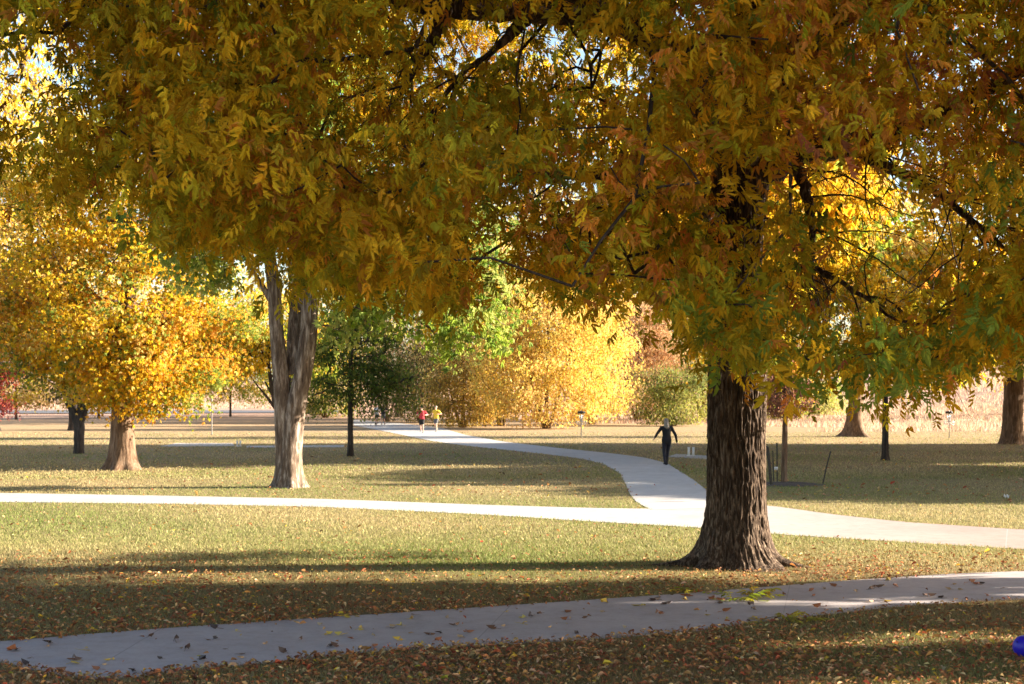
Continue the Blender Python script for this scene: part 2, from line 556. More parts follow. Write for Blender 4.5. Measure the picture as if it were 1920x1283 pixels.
def compound(seed, L=0.24, pairs=3, ll=0.115, lw=0.040):
    """drooping pinnate leaf: a rachis along +x and hanging leaflets"""
    r0 = np.random.default_rng(seed)
    vs, fs = [], []
    def put(p, yaw, pitch, roll, s):
        lf = leaflet(ll * s, lw * s * r0.uniform(0.85, 1.15), r0.uniform(-0.05, 0.55), r0.uniform(0.05, 0.7))
        M = rot_z(np.array(yaw)) @ rot_y(np.array(pitch)) @ rot_x(np.array(roll))
        n = len(vs) * 6
        vs.append(lf @ M.T + p)
        fs.append(np.array([[0, 3, 2, 1], [0, 5, 4, 3]]) + n)
    for i in range(pairs):
        t = 0.38 + 0.5 * i / max(1, pairs - 1)
        x = L * t; z = -0.25 * L * t * t
        for s in (-1, 1):
            put(np.array([x, 0, z]), s * R(r0.uniform(38, 70)), R(r0.uniform(15, 60)), r0.uniform(-0.6, 0.6), r0.uniform(0.8, 1.1))
    put(np.array([L, 0, -0.25 * L]), R(r0.uniform(-12, 12)), R(r0.uniform(20, 55)), r0.uniform(-0.5, 0.5), 1.15)
    # rachis as a thin sliver
    n = len(vs) * 6
    vs.append(np.array([[0, 0.003, 0], [L * 0.5, 0.003, -0.06 * L], [L, 0.002, -0.25 * L], [L, -0.002, -0.25 * L], [L * 0.5, -0.003, -0.06 * L], [0, -0.003, 0]]))
    fs.append(np.array([[0, 1, 4, 5], [1, 2, 3, 4]]) + n)
    return np.concatenate(vs), np.concatenate(fs)


def scatter(templates, pos, rots, scale, tint):
    """instances templates into one mesh; tint per instance"""
    n = len(pos); which = rng.integers(0, len(templates), n)
    V, F, T = [], [], []
    off = 0
    for k, (tv, tf) in enumerate(templates):
        m = np.nonzero(which == k)[0]
        if not len(m): continue
        v = np.einsum('nij,kj->nki', rots[m], tv) * scale[m, None, None] + pos[m, None]
        f = tf[None] + (np.arange(len(m)) * len(tv))[:, None, None] + off
        V.append(v.reshape(-1, 3)); F.append(f.reshape(-1, tf.shape[1]))
        T.append(np.repeat(tint[m], len(tv), 0)); off += len(m) * len(tv)
    return np.concatenate(V), np.concatenate(F), np.concatenate(T)


DIAMOND = [(np.array([[0, 0, 0], [0.45, 0.26, 0.05], [1.0, 0, -0.1], [0.45, -0.26, 0.05]]) * s - np.array([0.5, 0, 0]), np.array([[0, 3, 2, 1]])) for s in (1.0, 0.8)]
TRIPLE = []
for q in range(3):
    _v, _f = [], []
    for j, ang in enumerate((-50, 0, 48)):
        lf = leaflet(1.0 - 0.2 * abs(j - 1), 0.42, 0.2, 0.25) @ (rot_z(np.array(R(ang + 8 * q))) @ rot_y(np.array(R(20 + 10 * j)))).T
        _v.append(lf); _f.append(np.array([[0, 3, 2, 1], [0, 5, 4, 3]]) + 6 * j)
    TRIPLE.append((np.concatenate(_v) - np.array([0.4, 0, 0]), np.concatenate(_f)))
ASH = [compound(s) for s in range(8)]


def mix_tint(n, palette, weights, clump_ids=None, seed=0, var=0.18):
    r0 = np.random.default_rng(seed)
    pal = np.array(palette, float)
    w = np.array(weights, float); w /= w.sum()
    if clump_ids is None:
        c = pal[r0.choice(len(pal), n, p=w)]
    else:
        nc = clump_ids.max() + 1
        base = r0.choice(len(pal), nc, p=w)
        own = r0.choice(len(pal), n, p=w)
        use = r0.random(n) < 0.62
        c = pal[np.where(use, base[clump_ids], own)]
    c = c * (1 + r0.normal(0, var, (n, 1))) * (1 + r0.normal(0, var * 0.35, (n, 3)))
    return np.clip(c, 0.005, 0.85)


def leaf_rots(n, droop=0.9, spread=0.5):
    yaw = rng.uniform(0, 2 * np.pi, n)
    return rot_z(yaw) @ rot_y(rng.normal(droop, spread, n)) @ rot_x(rng.normal(0, 0.7, n))


def sample_ellipsoids(ells, n, r0, inner=0.55):
    w = np.array([e[3] * e[4] * e[5] for e in ells], float) ** 0.75
    k = r0.choice(len(ells), n, p=w / w.sum())
    d = r0.normal(0, 1, (n, 3)); d /= np.linalg.norm(d, axis=1)[:, None]
    rr = (inner ** 3 + (1 - inner ** 3) * r0.random(n)) ** (1 / 3)
    E = np.array(ells, float)
    return E[k, :3] + d * rr[:, None] * E[k, 3:6]


GOLD, OLIVE, RUST, GREEN, RED = (0.60, 0.37, 0.02), (0.42, 0.33, 0.022), (0.52, 0.21, 0.03), (0.12, 0.19, 0.03), (0.33, 0.06, 0.035)
CREAM, YELLOW, ORANGE, LIME = (0.66, 0.50, 0.14), (0.66, 0.46, 0.03), (0.60, 0.27, 0.03), (0.26, 0.33, 0.04)


def tree(name, label, base, stems, ells, n_clump, per, clump_r, leaf, pal, wts, bark=DARK_BARK, group=None, seed=1, cat='tree',
         leaf_t=DIAMOND, mat=None, tip=0.010, flare=0.5, flare_h=0.5, ridge=0.015, inner=0.5, k=28, crown_name='crown', twigs=0):
    """stems: list of lists of (dx, dy, z, radius); ells: (dx, dy, z, rx, ry, rz) around the base"""
    bx, by = base; bz = hz(bx, by)
    r0 = np.random.default_rng(seed)
    t = thing(name, label, cat, (bx, by, bz), group)
    acc = Acc(); limbs = []
    for si, st in enumerate(stems):
        c = curve(np.array(st, float), 6)
        path, rad = c[:, :3].copy(), c[:, 3]
        if si == 0 or st[0][2] <= 0.01:
            path[0, 2] -= 0.06
            trunk_tube(acc, path, rad, k=k, step=0.12, flare=flare, flare_h=flare_h, ridge=ridge, seed=seed + si, cell=0.10, tall=0.4)
        else:
            trunk_tube(acc, path, rad, k=max(10, k // 2), step=0.2, flare=0.0, ridge=ridge * 0.7, seed=seed + si, cell=0.10, tall=0.4)
        limbs.append((path[len(path) // 2:], rad[len(path) // 2:]))
    cl = sample_ellipsoids(ells, n_clump, r0, inner)
    cl[:, 2] = np.maximum(cl[:, 2], 0.35)
    root = np.mean([l[0][-1] for l in limbs], axis=0)
    ch = grow(limbs, cl, tip, 0.8, 0.07, root=root, seed=seed)
    for bp, br in ch:
        acc.add(*tube(bp, br, 4 if br.max() < 0.03 else (6 if br.max() < 0.08 else 9)))
    acc.build('trunk', bark, t)
    if per:
        ids = np.repeat(np.arange(n_clump), r0.poisson(per, n_clump))
        n = len(ids)
        csz = clump_r * r0.uniform(0.6, 1.35, n_clump)
        p = cl[ids] + r0.normal(0, 1, (n, 3)) * csz[ids][:, None] * np.array([0.62, 0.62, 0.42])
        p[:, 2] = np.maximum(p[:, 2], 0.15)
        v, f, tn = scatter(leaf_t, p, leaf_rots(n), leaf * r0.uniform(0.65, 1.25, n), mix_tint(n, pal, wts, ids, seed))
        mesh_np(crown_name, v, f, mat or FARLEAF, t, tint=tn)
    return t


# ------------------------------------------------------------------ the big ash in front
def main_tree():
    bx, by = at(1381, 1060)           # about (3.5, 22)
    def W(px, py, d):                 # a point of the tree from its place in the photograph at depth d
        return np.array([(px - 960) / FPX * d, d, EYE + (HOR - py) / FPX * d])
    t = thing('ash_tree', 'massive golden ash tree with dark furrowed trunk and wide overhanging crown in front', 'tree', (bx, by, 0))
    off = np.array([bx, by, 0])
    acc = Acc()
    tp = [(0, 0, -0.05, 0.50), (0.0, 0, 0.5, 0.475), (0.01, 0, 1.2, 0.445), (0.0, 0, 2.2, 0.425), (0.0, 0, 3.4, 0.42), (-0.05, 0, 4.6, 0.42), (0.02, 0, 5.6, 0.44), (0.10, 0.0, 6.5, 0.40), (0.05, -0.05, 7.6, 0.34), (0.1, -0.1, 9.0, 0.27), (0.0, -0.2, 11.0, 0.18), (0.1, -0.3, 13.0, 0.08)]
    c = curve(np.array(tp), 8)
    trunk_tube(acc, c[:, :3], c[:, 3], k=380, step=0.018, flare=0.58, flare_h=0.34, lobes=5, ridge=0.026, cell=0.034, tall=0.24, seed=5)
    # a long surface root running out to the left and one to the right
    for pts in ([(-0.45, -0.1, 0.16, 0.17), (-0.8, -0.12, 0.035, 0.10), (-1.2, -0.10, -0.015, 0.06), (-1.7, -0.05, -0.05, 0.04)],
                [(0.5, -0.12, 0.10, 0.13), (0.8, -0.22, 0.01, 0.08), (1.1, -0.3, -0.04, 0.05)]):
        cc = curve(np.array(pts), 8); acc.add(*tube(cc[:, :3], cc[:, 3], 14))
    acc.build('trunk', BARK, t)
    # main limbs, each a part of its own
    def limb(pts):
        q = np.array([np.append(W(*p[:3]) - off if len(p) == 4 else p[:3], p[-1]) for p in pts])
        cc = curve(q, 8)
        P = cc[:, :3]; P[1:-1] += np.random.default_rng(len(pts)).normal(0, 0.012, P[1:-1].shape)
        return P, np.maximum(cc[:, 3], 0.01)
    L = []
    L.append(limb([(1385, 330, 22, 0.30), (1330, 215, 21.6, 0.23), (1240, 85, 21, 0.19), (1110, 32, 20.4, 0.165), (1000, 24, 20.0, 0.155), (900, 18, 19.6, 0.145), (800, 8, 19.2, 0.14), (690, -15, 18.6, 0.11), (520, -60, 18.0, 0.08), (300, -120, 17.0, 0.045)]))
    L.append(limb([(835, 14, 19.3, 0.13), (818, 60, 19.0, 0.085), (785, 118, 18.8, 0.05), (740, 190, 18.2, 0.03)]))
    L.append(limb([(985, 35, 20, 0.12), (930, 90, 19.6, 0.05), (860, 145, 19.2, 0.035), (790, 240, 18.4, 0.018)]))
    L.append(limb([(1405, 340, 22, 0.28), (1500, 285, 21.8, 0.22), (1600, 272, 21.4, 0.19), (1720, 230, 21, 0.14), (1880, 150, 20.6, 0.10), (2100, 40, 20, 0.05)]))
    L.append(limb([(1590, 270, 21.4, 0.12), (1660, 310, 21.0, 0.085), (1740, 350, 20.6, 0.06), (1830, 420, 20.2, 0.04), (1930, 500, 19.8, 0.02)]))
    L.append(limb([(1470, 290, 21.8, 0.12), (1505, 340, 21.4, 0.09), (1520, 420, 21.1, 0.06), (1525, 500, 20.8, 0.03)]))
    L.append(limb([(1390, 300, 22, 0.24), (1340, 180, 19.5, 0.17), (1200, 60, 16.5, 0.12), (1000, -40, 14, 0.08), (700, -60, 12.6, 0.04)]))
    L.append(limb([(1395, 300, 22, 0.24), (1440, 150, 19.0, 0.17), (1600, 20, 16.5, 0.12), (1800, -60, 14.5, 0.06)]))
    L.append(limb([(1390, 260, 22, 0.22), (1370, 120, 24, 0.17), (1300, -60, 26.5, 0.10), (1250, -200, 28, 0.05)]))
    L.append(limb([(1400, 560, 21.7, 0.10), (1480, 500, 21.0, 0.06), (1560, 520, 20.4, 0.04), (1680, 600, 19.8, 0.02)]))
    L.append(limb([(1350, 420, 21.8, 0.12), (1250, 360, 20.5, 0.08), (1130, 330, 19.2, 0.06), (960, 330, 17.8, 0.03)]))
    for P, r in L:
        a = Acc(); a.add(*tube(P, r * (1 + 0.06 * np.sin(np.arange(len(r)) * 2.1)), 16)); a.build('limb', BARK, t)
    # leafy clumps: the underside follows the hanging fringe of the real crown
    low = np.array([(-900, 430), (-300, 420), (0, 340), (60, 390), (130, 450), (200, 395), (290, 420), (340, 500), (480, 510), (500, 470), (560, 590), (650, 600), (720, 545), (790, 610), (865, 630), (893, 420), (930, 330), (968, 420), (1000, 560), (1060, 600), (1130, 615), (1190, 540), (1260, 620), (1330, 690), (1400, 735), (1470, 725), (1560, 762), (1640, 772), (1700, 782), (1760, 772), (1830, 728), (1900, 690), (2000, 660), (2500, 620)], float)
    r0 = np.random.default_rng(21)
    N = 23000
    d = r0.uniform(11.5, 24.5, N)
    x = r0.uniform(-11, 13.5, N)
    z = r0.uniform(2.3, 14.0, N)
    px = 960 + x / d * FPX; py = HOR - (z - EYE) / d * FPX
    lim = np.interp(px, low[:, 0], low[:, 1]) - 62
    ok = py < lim
    # crown dome around the trunk axis, leaning towards the viewer
    cx, cy = 1.6, 18.0
    e = ((x - cx) / 12.2) ** 2 + ((d - cy) / 7.2) ** 2 + ((z - 4.5) / 9.8) ** 2
    ok &= e < 1
    # leaves keep to the outer and lower shell
    shell = np.clip((e - 0.25) / 0.4, 0, 1) + np.clip(1 - (lim - py) / 260, 0, 1)
    ok &= r0.random(N) < np.clip(0.25 + shell, 0, 1)
    # gaps in the real crown
    def gap(gx, gy, gw, gh, amt):
        return amt * np.exp(-((px - gx) / gw) ** 2 - ((py - gy) / gh) ** 2)
    g = gap(1630, 400, 185, 120, 1.15) + gap(1800, 420, 120, 90, 0.95) + gap(1215, 475, 95, 100, 1.1) + gap(1140, 120, 105, 65, 1.05) + gap(1100, 330, 80, 120, 0.9) + gap(660, 150, 50, 120, 0.6) + gap(250, 330, 60, 60, 0.6) + gap(890, 35, 170, 60, 1.45) + gap(860, 140, 110, 60, 0.7) + gap(1560, 540, 120, 75, 0.75) + gap(50, 260, 120, 190, 0.85) + gap(30, 80, 110, 120, 0.85) + gap(1370, 490, 55, 100, 0.75) + gap(1500, 320, 100, 50, 0.97) + gap(590, 230, 45, 45, 0.95) + gap(1400, 310, 110, 50, 0.95) + gap(850, 420, 50, 60, 0.5) + gap(1700, 560, 130, 65, 0.6) + gap(430, 130, 60, 40, 0.5)
    # the low sun reaches the trunk from the right under the branches
    sunz = z - 0.344 * (x - 3.5)
    ok &= ~((np.abs(d - 22.0) < 1.5) & (x > 4.2) & (sunz > -0.6) & (sunz < 3.8) & (r0.random(N) < 0.97))
    ok &= r0.random(N) > g
    ok &= z > np.where(px > 1450, 2.45, 2.8)
    cl = np.stack([x, d, z], -1)[ok]
    d2 = r0.uniform(25.0, 29.5, 330); q2 = np.stack([r0.uniform(640, 1190, 330), r0.uniform(-60, 300, 330)], -1)
    rear = np.stack([(q2[:, 0] - 960) / FPX * d2, d2, EYE + (HOR - q2[:, 1]) / FPX * d2], -1)
    rear = rear[(r0.random(330) < 0.75) & (rear[:, 2] > 7.2)]
    cl = np.concatenate([cl, rear])
    print('ash clumps', len(cl))
    ids = np.repeat(np.arange(len(cl)), r0.poisson(19, len(cl)))
    n = len(ids)
    p = cl[ids] + r0.normal(0, 1, (n, 3)) * np.array([0.24, 0.24, 0.17])
    # colours: rust towards the upper right, green low on the right, gold and olive elsewhere
    ppx = 960 + p[:, 0] / p[:, 1] * FPX; ppy = HOR - (p[:, 2] - EYE) / p[:, 1] * FPX
    wr = 0.05 + 0.95 * np.exp(-((ppx - 1720) / 240) ** 2 - ((ppy - 150) / 170) ** 2) + 0.35 * np.exp(-((ppx - 1150) / 250) ** 2 - ((ppy - 370) / 150) ** 2) + 0.4 * np.exp(-((ppx - 520) / 180) ** 2 - ((ppy - 300) / 120) ** 2)
    wg = 0.05 + 0.7 * np.exp(-((ppx - 1700) / 250) ** 2 - ((ppy - 680) / 90) ** 2) + 0.3 * np.exp(-((ppx - 1300) / 200) ** 2 - ((ppy - 600) / 70) ** 2)
    wo = 0.55 + 0.3 * np.sin(p[:, 0] * 1.1 + 2) * np.sin(p[:, 2] * 1.3)
    wgld = 0.75 + 0.3 * np.sin(p[:, 0] * 0.7) * np.cos(p[:, 2] * 0.9)
    Wt = np.stack([wgld, wo, wr, wg, wr * 0.18 * (ppx > 1350)], -1)
    cum = np.cumsum(Wt, 1) / Wt.sum(1)[:, None]
    u = np.where(r0.random(n) < 0.6, r0.random(len(cl))[ids], r0.random(n))
    kk = (u[:, None] > cum).sum(1)
    pal = np.array([(0.55, 0.345, 0.016), (0.38, 0.31, 0.018), (0.48, 0.205, 0.03), (0.20, 0.25, 0.03), (0.36, 0.12, 0.05)])
    tint = pal[np.minimum(kk, 4)] * (1 + r0.normal(0, 0.2, (n, 1))) * (1 + r0.normal(0, 0.06, (n, 3)))
    v, f, tn = scatter(ASH, p, leaf_rots(n, 0.5, 0.65), np.clip(r0.lognormal(-0.38, 0.24, n), 0.38, 1.0), np.clip(tint, 0.005, 0.85))
    mesh_np('crown', v - off, f, LEAF, t, tint=tn)
    # twigs and branchlets
    tw = [(W(*q)) - off for q in [(0, 0, 1)]][:0]
    extra_t = []
    for _ in range(40):
        extra_t.append(W(r0.uniform(760, 1130), r0.uniform(40, 240), r0.uniform(18, 21)) - off)
    for _ in range(50):
        extra_t.append(W(r0.uniform(1050, 1330), r0.uniform(300, 560), r0.uniform(18, 21)) - off)
    sub = cl[r0.permutation(len(cl))[:1300]] - off
    tg = np.concatenate([np.array(extra_t), sub])
    ch = grow(L + [(c[40:, :3], c[40:, 3])], tg, 0.0085, 0.5, 0.07, root=np.array([0, 0, 6.0]), seed=3, up=-0.1, r_max=0.024)
    # bare drooping twigs under the limbs on the right, where the crown is thin
    for li, lo, cnt in ((3, 0.35, 26), (4, 0.05, 34), (5, 0.1, 20), (9, 0.15, 20), (2, 0.3, 8), (1, 0.3, 8), (10, 0.2, 14)):
        P, rr = L[li]
        for _ in range(cnt):
            i = int(r0.uniform(lo, 0.98) * (len(P) - 1)); st = P[i]
            head = np.array([r0.normal(0.55, 0.7), r0.normal(-0.15, 0.5), r0.normal(-0.1, 0.5)]); head /= np.linalg.norm(head)
            if li in (1, 2, 10): head[0] -= 1.0
            ln = r0.uniform(0.6, 2.2); m = 12; sg = ln / m
            pts = [st]; d_ = head.copy(); bend = r0.normal(0, 0.05, 3)
            for w in range(m):
                d_ = d_ + r0.normal(0, 0.13, 3) + bend + np.array([0.01, 0, -0.075]); d_ /= np.linalg.norm(d_); pts.append(pts[-1] + d_ * sg)
            r_ = min(rr[i] * 0.5, 0.006 + 0.006 * ln); ch.append((np.array(pts), np.linspace(r_, 0.0035, m + 1)))
            for w in r0.integers(2, m, 6):
                e_ = (pts[w + 1] - pts[w]) / sg + r0.normal(0, 0.6, 3); e_ /= np.linalg.norm(e_); q = [pts[w]]
                for _2 in range(5): e_ = e_ + r0.normal(0, 0.16, 3) + np.array([0, 0, -0.08]); q.append(q[-1] + e_ * r0.uniform(0.06, 0.15))
                ch.append((np.array(q), np.linspace(0.005, 0.0025, 6)))
    branch_mesh(ch).build('twig_sprays', DARK_BARK, t)


main_tree()

# ------------------------------------------------------------------ other park trees
# forked tree with two pale stems, green leaves
b = at(541, 914)
tree('forked_tree', 'tall forked tree with two pale peeling stems and bright green leaves', b,
     [[(0.04, 0, 0, 0.33), (0.06, 0, 0.8, 0.31), (0.13, 0, 1.6, 0.295), (0.24, 0, 2.4, 0.265), (0.41, 0, 3.2, 0.24), (0.55, 0, 4.2, 0.235), (0.60, 0, 5.2, 0.225), (0.58, 0.1, 7.0, 0.2), (0.8, 0, 10, 0.1)],
      [(-0.08, 0.03, 0.005, 0.28), (-0.09, 0.05, 0.9, 0.265), (-0.12, 0.05, 1.6, 0.25), (-0.17, 0.05, 2.4, 0.23), (-0.24, 0.05, 3.3, 0.21), (-0.37, 0.05, 4.6, 0.19), (-0.45, 0.05, 6.0, 0.19), (-0.9, 0.3, 8.0, 0.13), (-1.4, 0.3, 11, 0.07)],
      [(-0.45, 0.05, 5.2, 0.11), (-0.85, 0.0, 5.9, 0.07), (-1.3, 0, 6.6, 0.04)],
      [(0.1, 0.3, 3.2, 0.22), (0.15, 0.5, 5, 0.2), (0.3, 1.2, 8.0, 0.12), (0.2, 2, 10, 0.06)]],
     [(3.6, 0.5, 6.6, 2.7, 3.0, 2.4), (1.3, 0.5, 9.0, 4.2, 4.0, 3.2), (-2.2, 0.5, 9.5, 3.2, 3.6, 3.0), (4.9, 0.0, 4.6, 1.2, 1.6, 1.5), (2.6, -0.4, 4.4, 0.9, 1.0, 0.9), (0.4, 0.2, 12, 3.0, 3.0, 2.4), (-2.4, 0.4, 6.6, 1.4, 1.6, 1.0), (5.3, 0, 6.8, 1.1, 1.5, 1.9), (5.2, 0, 4.9, 1.0, 1.3, 1.4), (1.6, -0.2, 4.9, 1.2, 1.0, 0.9)],
     600, 30, 0.55, 0.17, [(0.20, 0.27, 0.05), (0.13, 0.20, 0.04), LIME, (0.36, 0.38, 0.10)], [3, 2.4, 2, 1], PALE_BARK, seed=4, leaf_t=TRIPLE, flare=0.50, flare_h=0.42, k=90, ridge=0.014, mat=LEAF)

# orange and gold tree on the left
b = at(230, 881)
tree('maple_tree', 'broad orange and gold maple with low drooping leaves and thick brown trunk', b,
     [[(0, 0, 0, 0.43), (0, 0, 0.8, 0.40), (0.0, 0, 1.8, 0.38), (0.02, 0, 2.8, 0.37), (0.1, 0, 4.5, 0.32), (0.2, 0.2, 7, 0.22), (0.3, 0.2, 10, 0.1)],
      [(0.1, 0, 2.6, 0.22), (1.2, -0.2, 4.2, 0.15), (2.8, -0.4, 5.6, 0.08), (4.4, -0.3, 6.2, 0.04)],
      [(-0.1, 0, 2.8, 0.2), (-1.3, 0.1, 4.5, 0.14), (-3, 0.2, 6.5, 0.06)]],
     [(-0.2, -0.5, 6.0, 3.6, 3.2, 3.6), (0.6, -0.8, 3.6, 2.2, 2.2, 1.7), (2.3, -0.6, 4.3, 1.8, 2.0, 1.6), (-2.4, -0.5, 5.2, 2.0, 2.2, 1.7), (1.0, -1.8, 2.9, 1.5, 1.0, 0.9), (0.2, 0.2, 9.4, 4.0, 3.8, 3.0), (-4.2, 0, 8.0, 2.4, 2.4, 2.4), (-1.0, -1.2, 3.0, 0.8, 0.8, 0.6), (0.2, -2.2, 5.2, 2.6, 1.2, 2.4), (0.3, -1.6, 3.0, 1.2, 0.7, 0.8)] + [(a_, -1.0, b_, 0.8, 0.9, 0.7) for a_, b_ in ((3.6, 3.3), (4.2, 5.2), (3.2, 6.6), (4.0, 8.4), (1.6, 2.3), (-1.9, 3.0), (2.9, 2.6), (-4.4, 5.6), (-3.6, 3.8))],
     680, 66, 0.55, 0.13, [YELLOW, (0.62, 0.35, 0.05), GOLD, (0.40, 0.37, 0.05), CREAM, (0.24, 0.28, 0.05)], [3.6, 1.7, 1.3, 1.8, 2.0, 1.4], BROWN_BARK, seed=8, leaf_t=TRIPLE, flare=0.50, flare_h=0.5, k=80, mat=LEAF)

# dark forked small tree far left
b = at(148, 851)
tree('crabapple_tree', 'dark low forked tree with sparse olive leaves at the left, beyond the orange maple', b,
     [[(0, 0, 0, 0.20), (0, 0, 0.8, 0.20), (0, 0, 1.4, 0.22), (-0.5, 0, 2.3, 0.13), (-0.8, 0, 3.4, 0.11), (-1.0, 0, 5.0, 0.06)],
      [(0.02, 0, 1.3, 0.17), (0.3, 0, 2.0, 0.13), (0.5, 0, 3.4, 0.08), (0.8, 0, 5, 0.04)],
      [(0.0, 0, 1.5, 0.13), (0.02, 0.1, 2.3, 0.10), (-0.1, 0.2, 4, 0.05)]],
     [(-0.9, 0, 3.6, 1.7, 1.5, 1.3), (-2.6, 0, 3.8, 1.4, 1.3, 1.0), (0.7, -0.3, 3.3, 1.1, 1.0, 1.2), (-0.6, 0, 5.6, 2.6, 2.2, 1.4)],
     170, 22, 0.5, 0.19, [(0.17, 0.15, 0.05), (0.12, 0.10, 0.06), OLIVE, (0.26, 0.12, 0.05)], [2, 2, 1.5, 0.7], DARK_BARK, seed=12, flare=0.15)

# red tree at the left edge
b = at(-6, 808)
tree('maroon_tree', 'small dark red leaved tree at the edge of the lawn beside a white post', b,
     [[(0, 0, 0, 0.16), (0, 0, 1.2, 0.14), (0.1, 0, 2.6, 0.11), (0.1, 0, 5, 0.05)]],
     [(0.4, 0, 4.5, 1.7, 1.6, 1.6), (0.5, -0.3, 1.5, 1.0, 0.9, 0.5), (-0.8, 0, 3.2, 1.6, 1.5, 1.3)],
     200, 26, 0.5, 0.22, [RED, (0.16, 0.03, 0.03), (0.42, 0.10, 0.05)], [3, 2, 1], DARK_BARK, seed=13)

# slim dark tree leaning behind the forked tree
b = at(521, 822)
tree('leaning_tree', 'slim dark trunked tree leaning out behind the forked tree, yellow leaves', b,
     [[(0.3, 0, 0, 0.20), (0.2, 0, 0.9, 0.18), (-0.1, 0, 1.8, 0.16), (-0.35, 0, 2.9, 0.14), (-0.5, 0, 4.0, 0.09), (-0.6, 0, 6, 0.05)],
      [(-0.05, 0, 1.6, 0.12), (-0.7, 0, 2.5, 0.09), (-1.3, 0, 3.2, 0.05), (-2.0, 0, 4.2, 0.03)],
      [(-0.2, 0, 2.3, 0.08), (-0.75, 0, 3.3, 0.05)]],
     [(-2.2, 0, 5.0, 2.4, 2.0, 1.6), (-4.0, 0, 6.2, 2.0, 1.8, 1.7), (-0.3, 0, 6.6, 2.8, 2.4, 2.0), (-3.8, 0, 4.2, 1.6, 1.4, 1.0), (2.2, 0, 3.9, 1.5, 1.3, 0.9), (1.6, 0, 5.6, 1.8, 1.6, 1.4), (-5.4, 0, 5.2, 1.3, 1.3, 1.0)],
     560, 34, 0.5, 0.26, [YELLOW, CREAM, LIME, ORANGE], [3, 1, 1.8, 0.6], DARK_BARK, seed=14, flare=0.25)

# young green tree with thin trunk
b = at(657, 856)
tree('linden_tree', 'young dense dark green tree with thin straight trunk beside the curving path', b,
     [[(0, 0, 0, 0.125), (0, 0, 1.0, 0.11), (0, 0, 2.4, 0.10), (0.02, 0, 4.2, 0.07), (0, 0, 6.6, 0.03)]],
     [(0.4, 0, 3.2, 1.6, 1.5, 1.0), (0.3, 0, 4.4, 1.7, 1.6, 1.3), (0.1, 0, 5.8, 1.2, 1.1, 1.1), (-0.5, -0.3, 2.3, 0.9, 0.9, 0.5), (1.6, 0, 2.5, 0.9, 0.8, 0.5), (-1.4, 0, 2.9, 0.8, 0.8, 0.5), (2.0, 0, 3.4, 0.7, 0.8, 0.7), (-1.7, 0, 2.0, 0.6, 0.6, 0.35), (1.1, -.5, 1.95, 0.6, 0.6, 0.35), (2.5, 0, 2.2, 0.6, 0.6, 0.35), (-1.3, 0, 4.1, 0.6, 0.7, 0.7), (1.5, 0, 5.0, 0.6, 0.7, 0.6)],
     400, 32, 0.42, 0.15, [(0.09, 0.13, 0.025), (0.14, 0.18, 0.03), (0.20, 0.23, 0.04)], [3, 2, 1.5], DARK_BARK, seed=15, flare=0.25, flare_h=0.2)

# right side: young tree, flared tree, thick trunk, small red tree
b = at(1660, 864)
tree('young_ash', 'young tree with thin dark straight trunk in the shade on the right lawn', b,
     [[(0, 0, 0, 0.14), (0, 0, 1.2, 0.125), (0, 0, 2.6, 0.11), (0, 0, 4.6, 0.07), (0, 0, 7, 0.03)]],
     [(0, 0, 4.6, 1.9, 1.8, 1.5), (0, 0, 6.2, 1.5, 1.4, 1.2)],
     130, 26, 0.45, 0.17, [OLIVE, LIME, GOLD], [2, 1, 2], DARK_BARK, seed=16, flare=0.35, flare_h=0.2)
b = at(1602, 819)
tree('flared_tree', 'old tree with wide flared foot standing in sunlit straw grass', b,
     [[(0, 0, 0, 0.50), (0.0, 0, 1.0, 0.46), (0.1, 0, 2.5, 0.42), (0.1, 0, 6, 0.3), (0, 0, 12, 0.1)]],
     [(0, 0, 10.5, 6.0, 3.2, 4.0), (-2.2, 0, 3.6, 1.8, 1.6, 1.3), (2.4, 0, 6.5, 3.0, 2.5, 2.0), (-3.4, 0, 6.5, 3.0, 2.4, 2.0)],
     300, 26, 0.85, 0.30, [YELLOW, GOLD, LIME, (0.10, 0.15, 0.03)], [3, 2, 1, 1], BROWN_BARK, seed=17, flare=0.75, flare_h=0.55, k=40)
b = at(1899, 833)
tree('golden_tree', 'golden tree with thick grey trunk at the right edge of the lawn', b,
     [[(0, 0, 0, 0.53), (0.0, 0, 1.2, 0.50), (0.05, 0, 3, 0.47), (0.1, 0, 7, 0.34), (0, 0, 13, 0.12)]],
     [(0, -0.6, 10.5, 7.2, 4.2, 5.0), (-3.8, -1, 6.4, 4.2, 3.0, 2.6), (3.0, -1, 5.6, 3.0, 3.0, 1.8), (-0.8, -2, 4.6, 2.0, 1.5, 0.9), (-6.2, 0, 8.6, 3.0, 3.0, 2.4), (-3.0, -1.5, 4.3, 1.2, 1.2, 0.7)],
     560, 30, 0.8, 0.27, [YELLOW, GOLD, CREAM, LIME], [4, 2, 1, 0.6], BROWN_BARK, seed=18, flare=0.35, flare_h=0.6, k=40, leaf_t=TRIPLE)
b = at(1470, 906)
tree('plum_sapling', 'slim young tree with small rust red crown among dark stakes', b,
     [[(0, 0, 0, 0.085), (0.02, 0, 1.0, 0.075), (0.03, 0, 1.9, 0.065), (0.05, 0, 3.0, 0.045), (0.05, 0, 4.4, 0.02)]],
     [(0.1, 0, 2.6, 0.85, 0.75, 0.75), (0.0, 0, 3.6, 0.7, 0.65, 0.7)],
     210, 24, 0.22, 0.105, [(0.27, 0.12, 0.07), (0.22, 0.09, 0.06), (0.34, 0.19, 0.09)], [2, 2, 1], BROWN_BARK, seed=19, flare=0.2, flare_h=0.15)

# ------------------------------------------------------------------ thicket and trees along the far edge of the lawn
THICK = 'shrubs and small trees of the sunlit thicket'
WARMY = [CREAM, (0.66, 0.50, 0.10), (0.62, 0.42, 0.14), (0.54, 0.36, 0.12)]


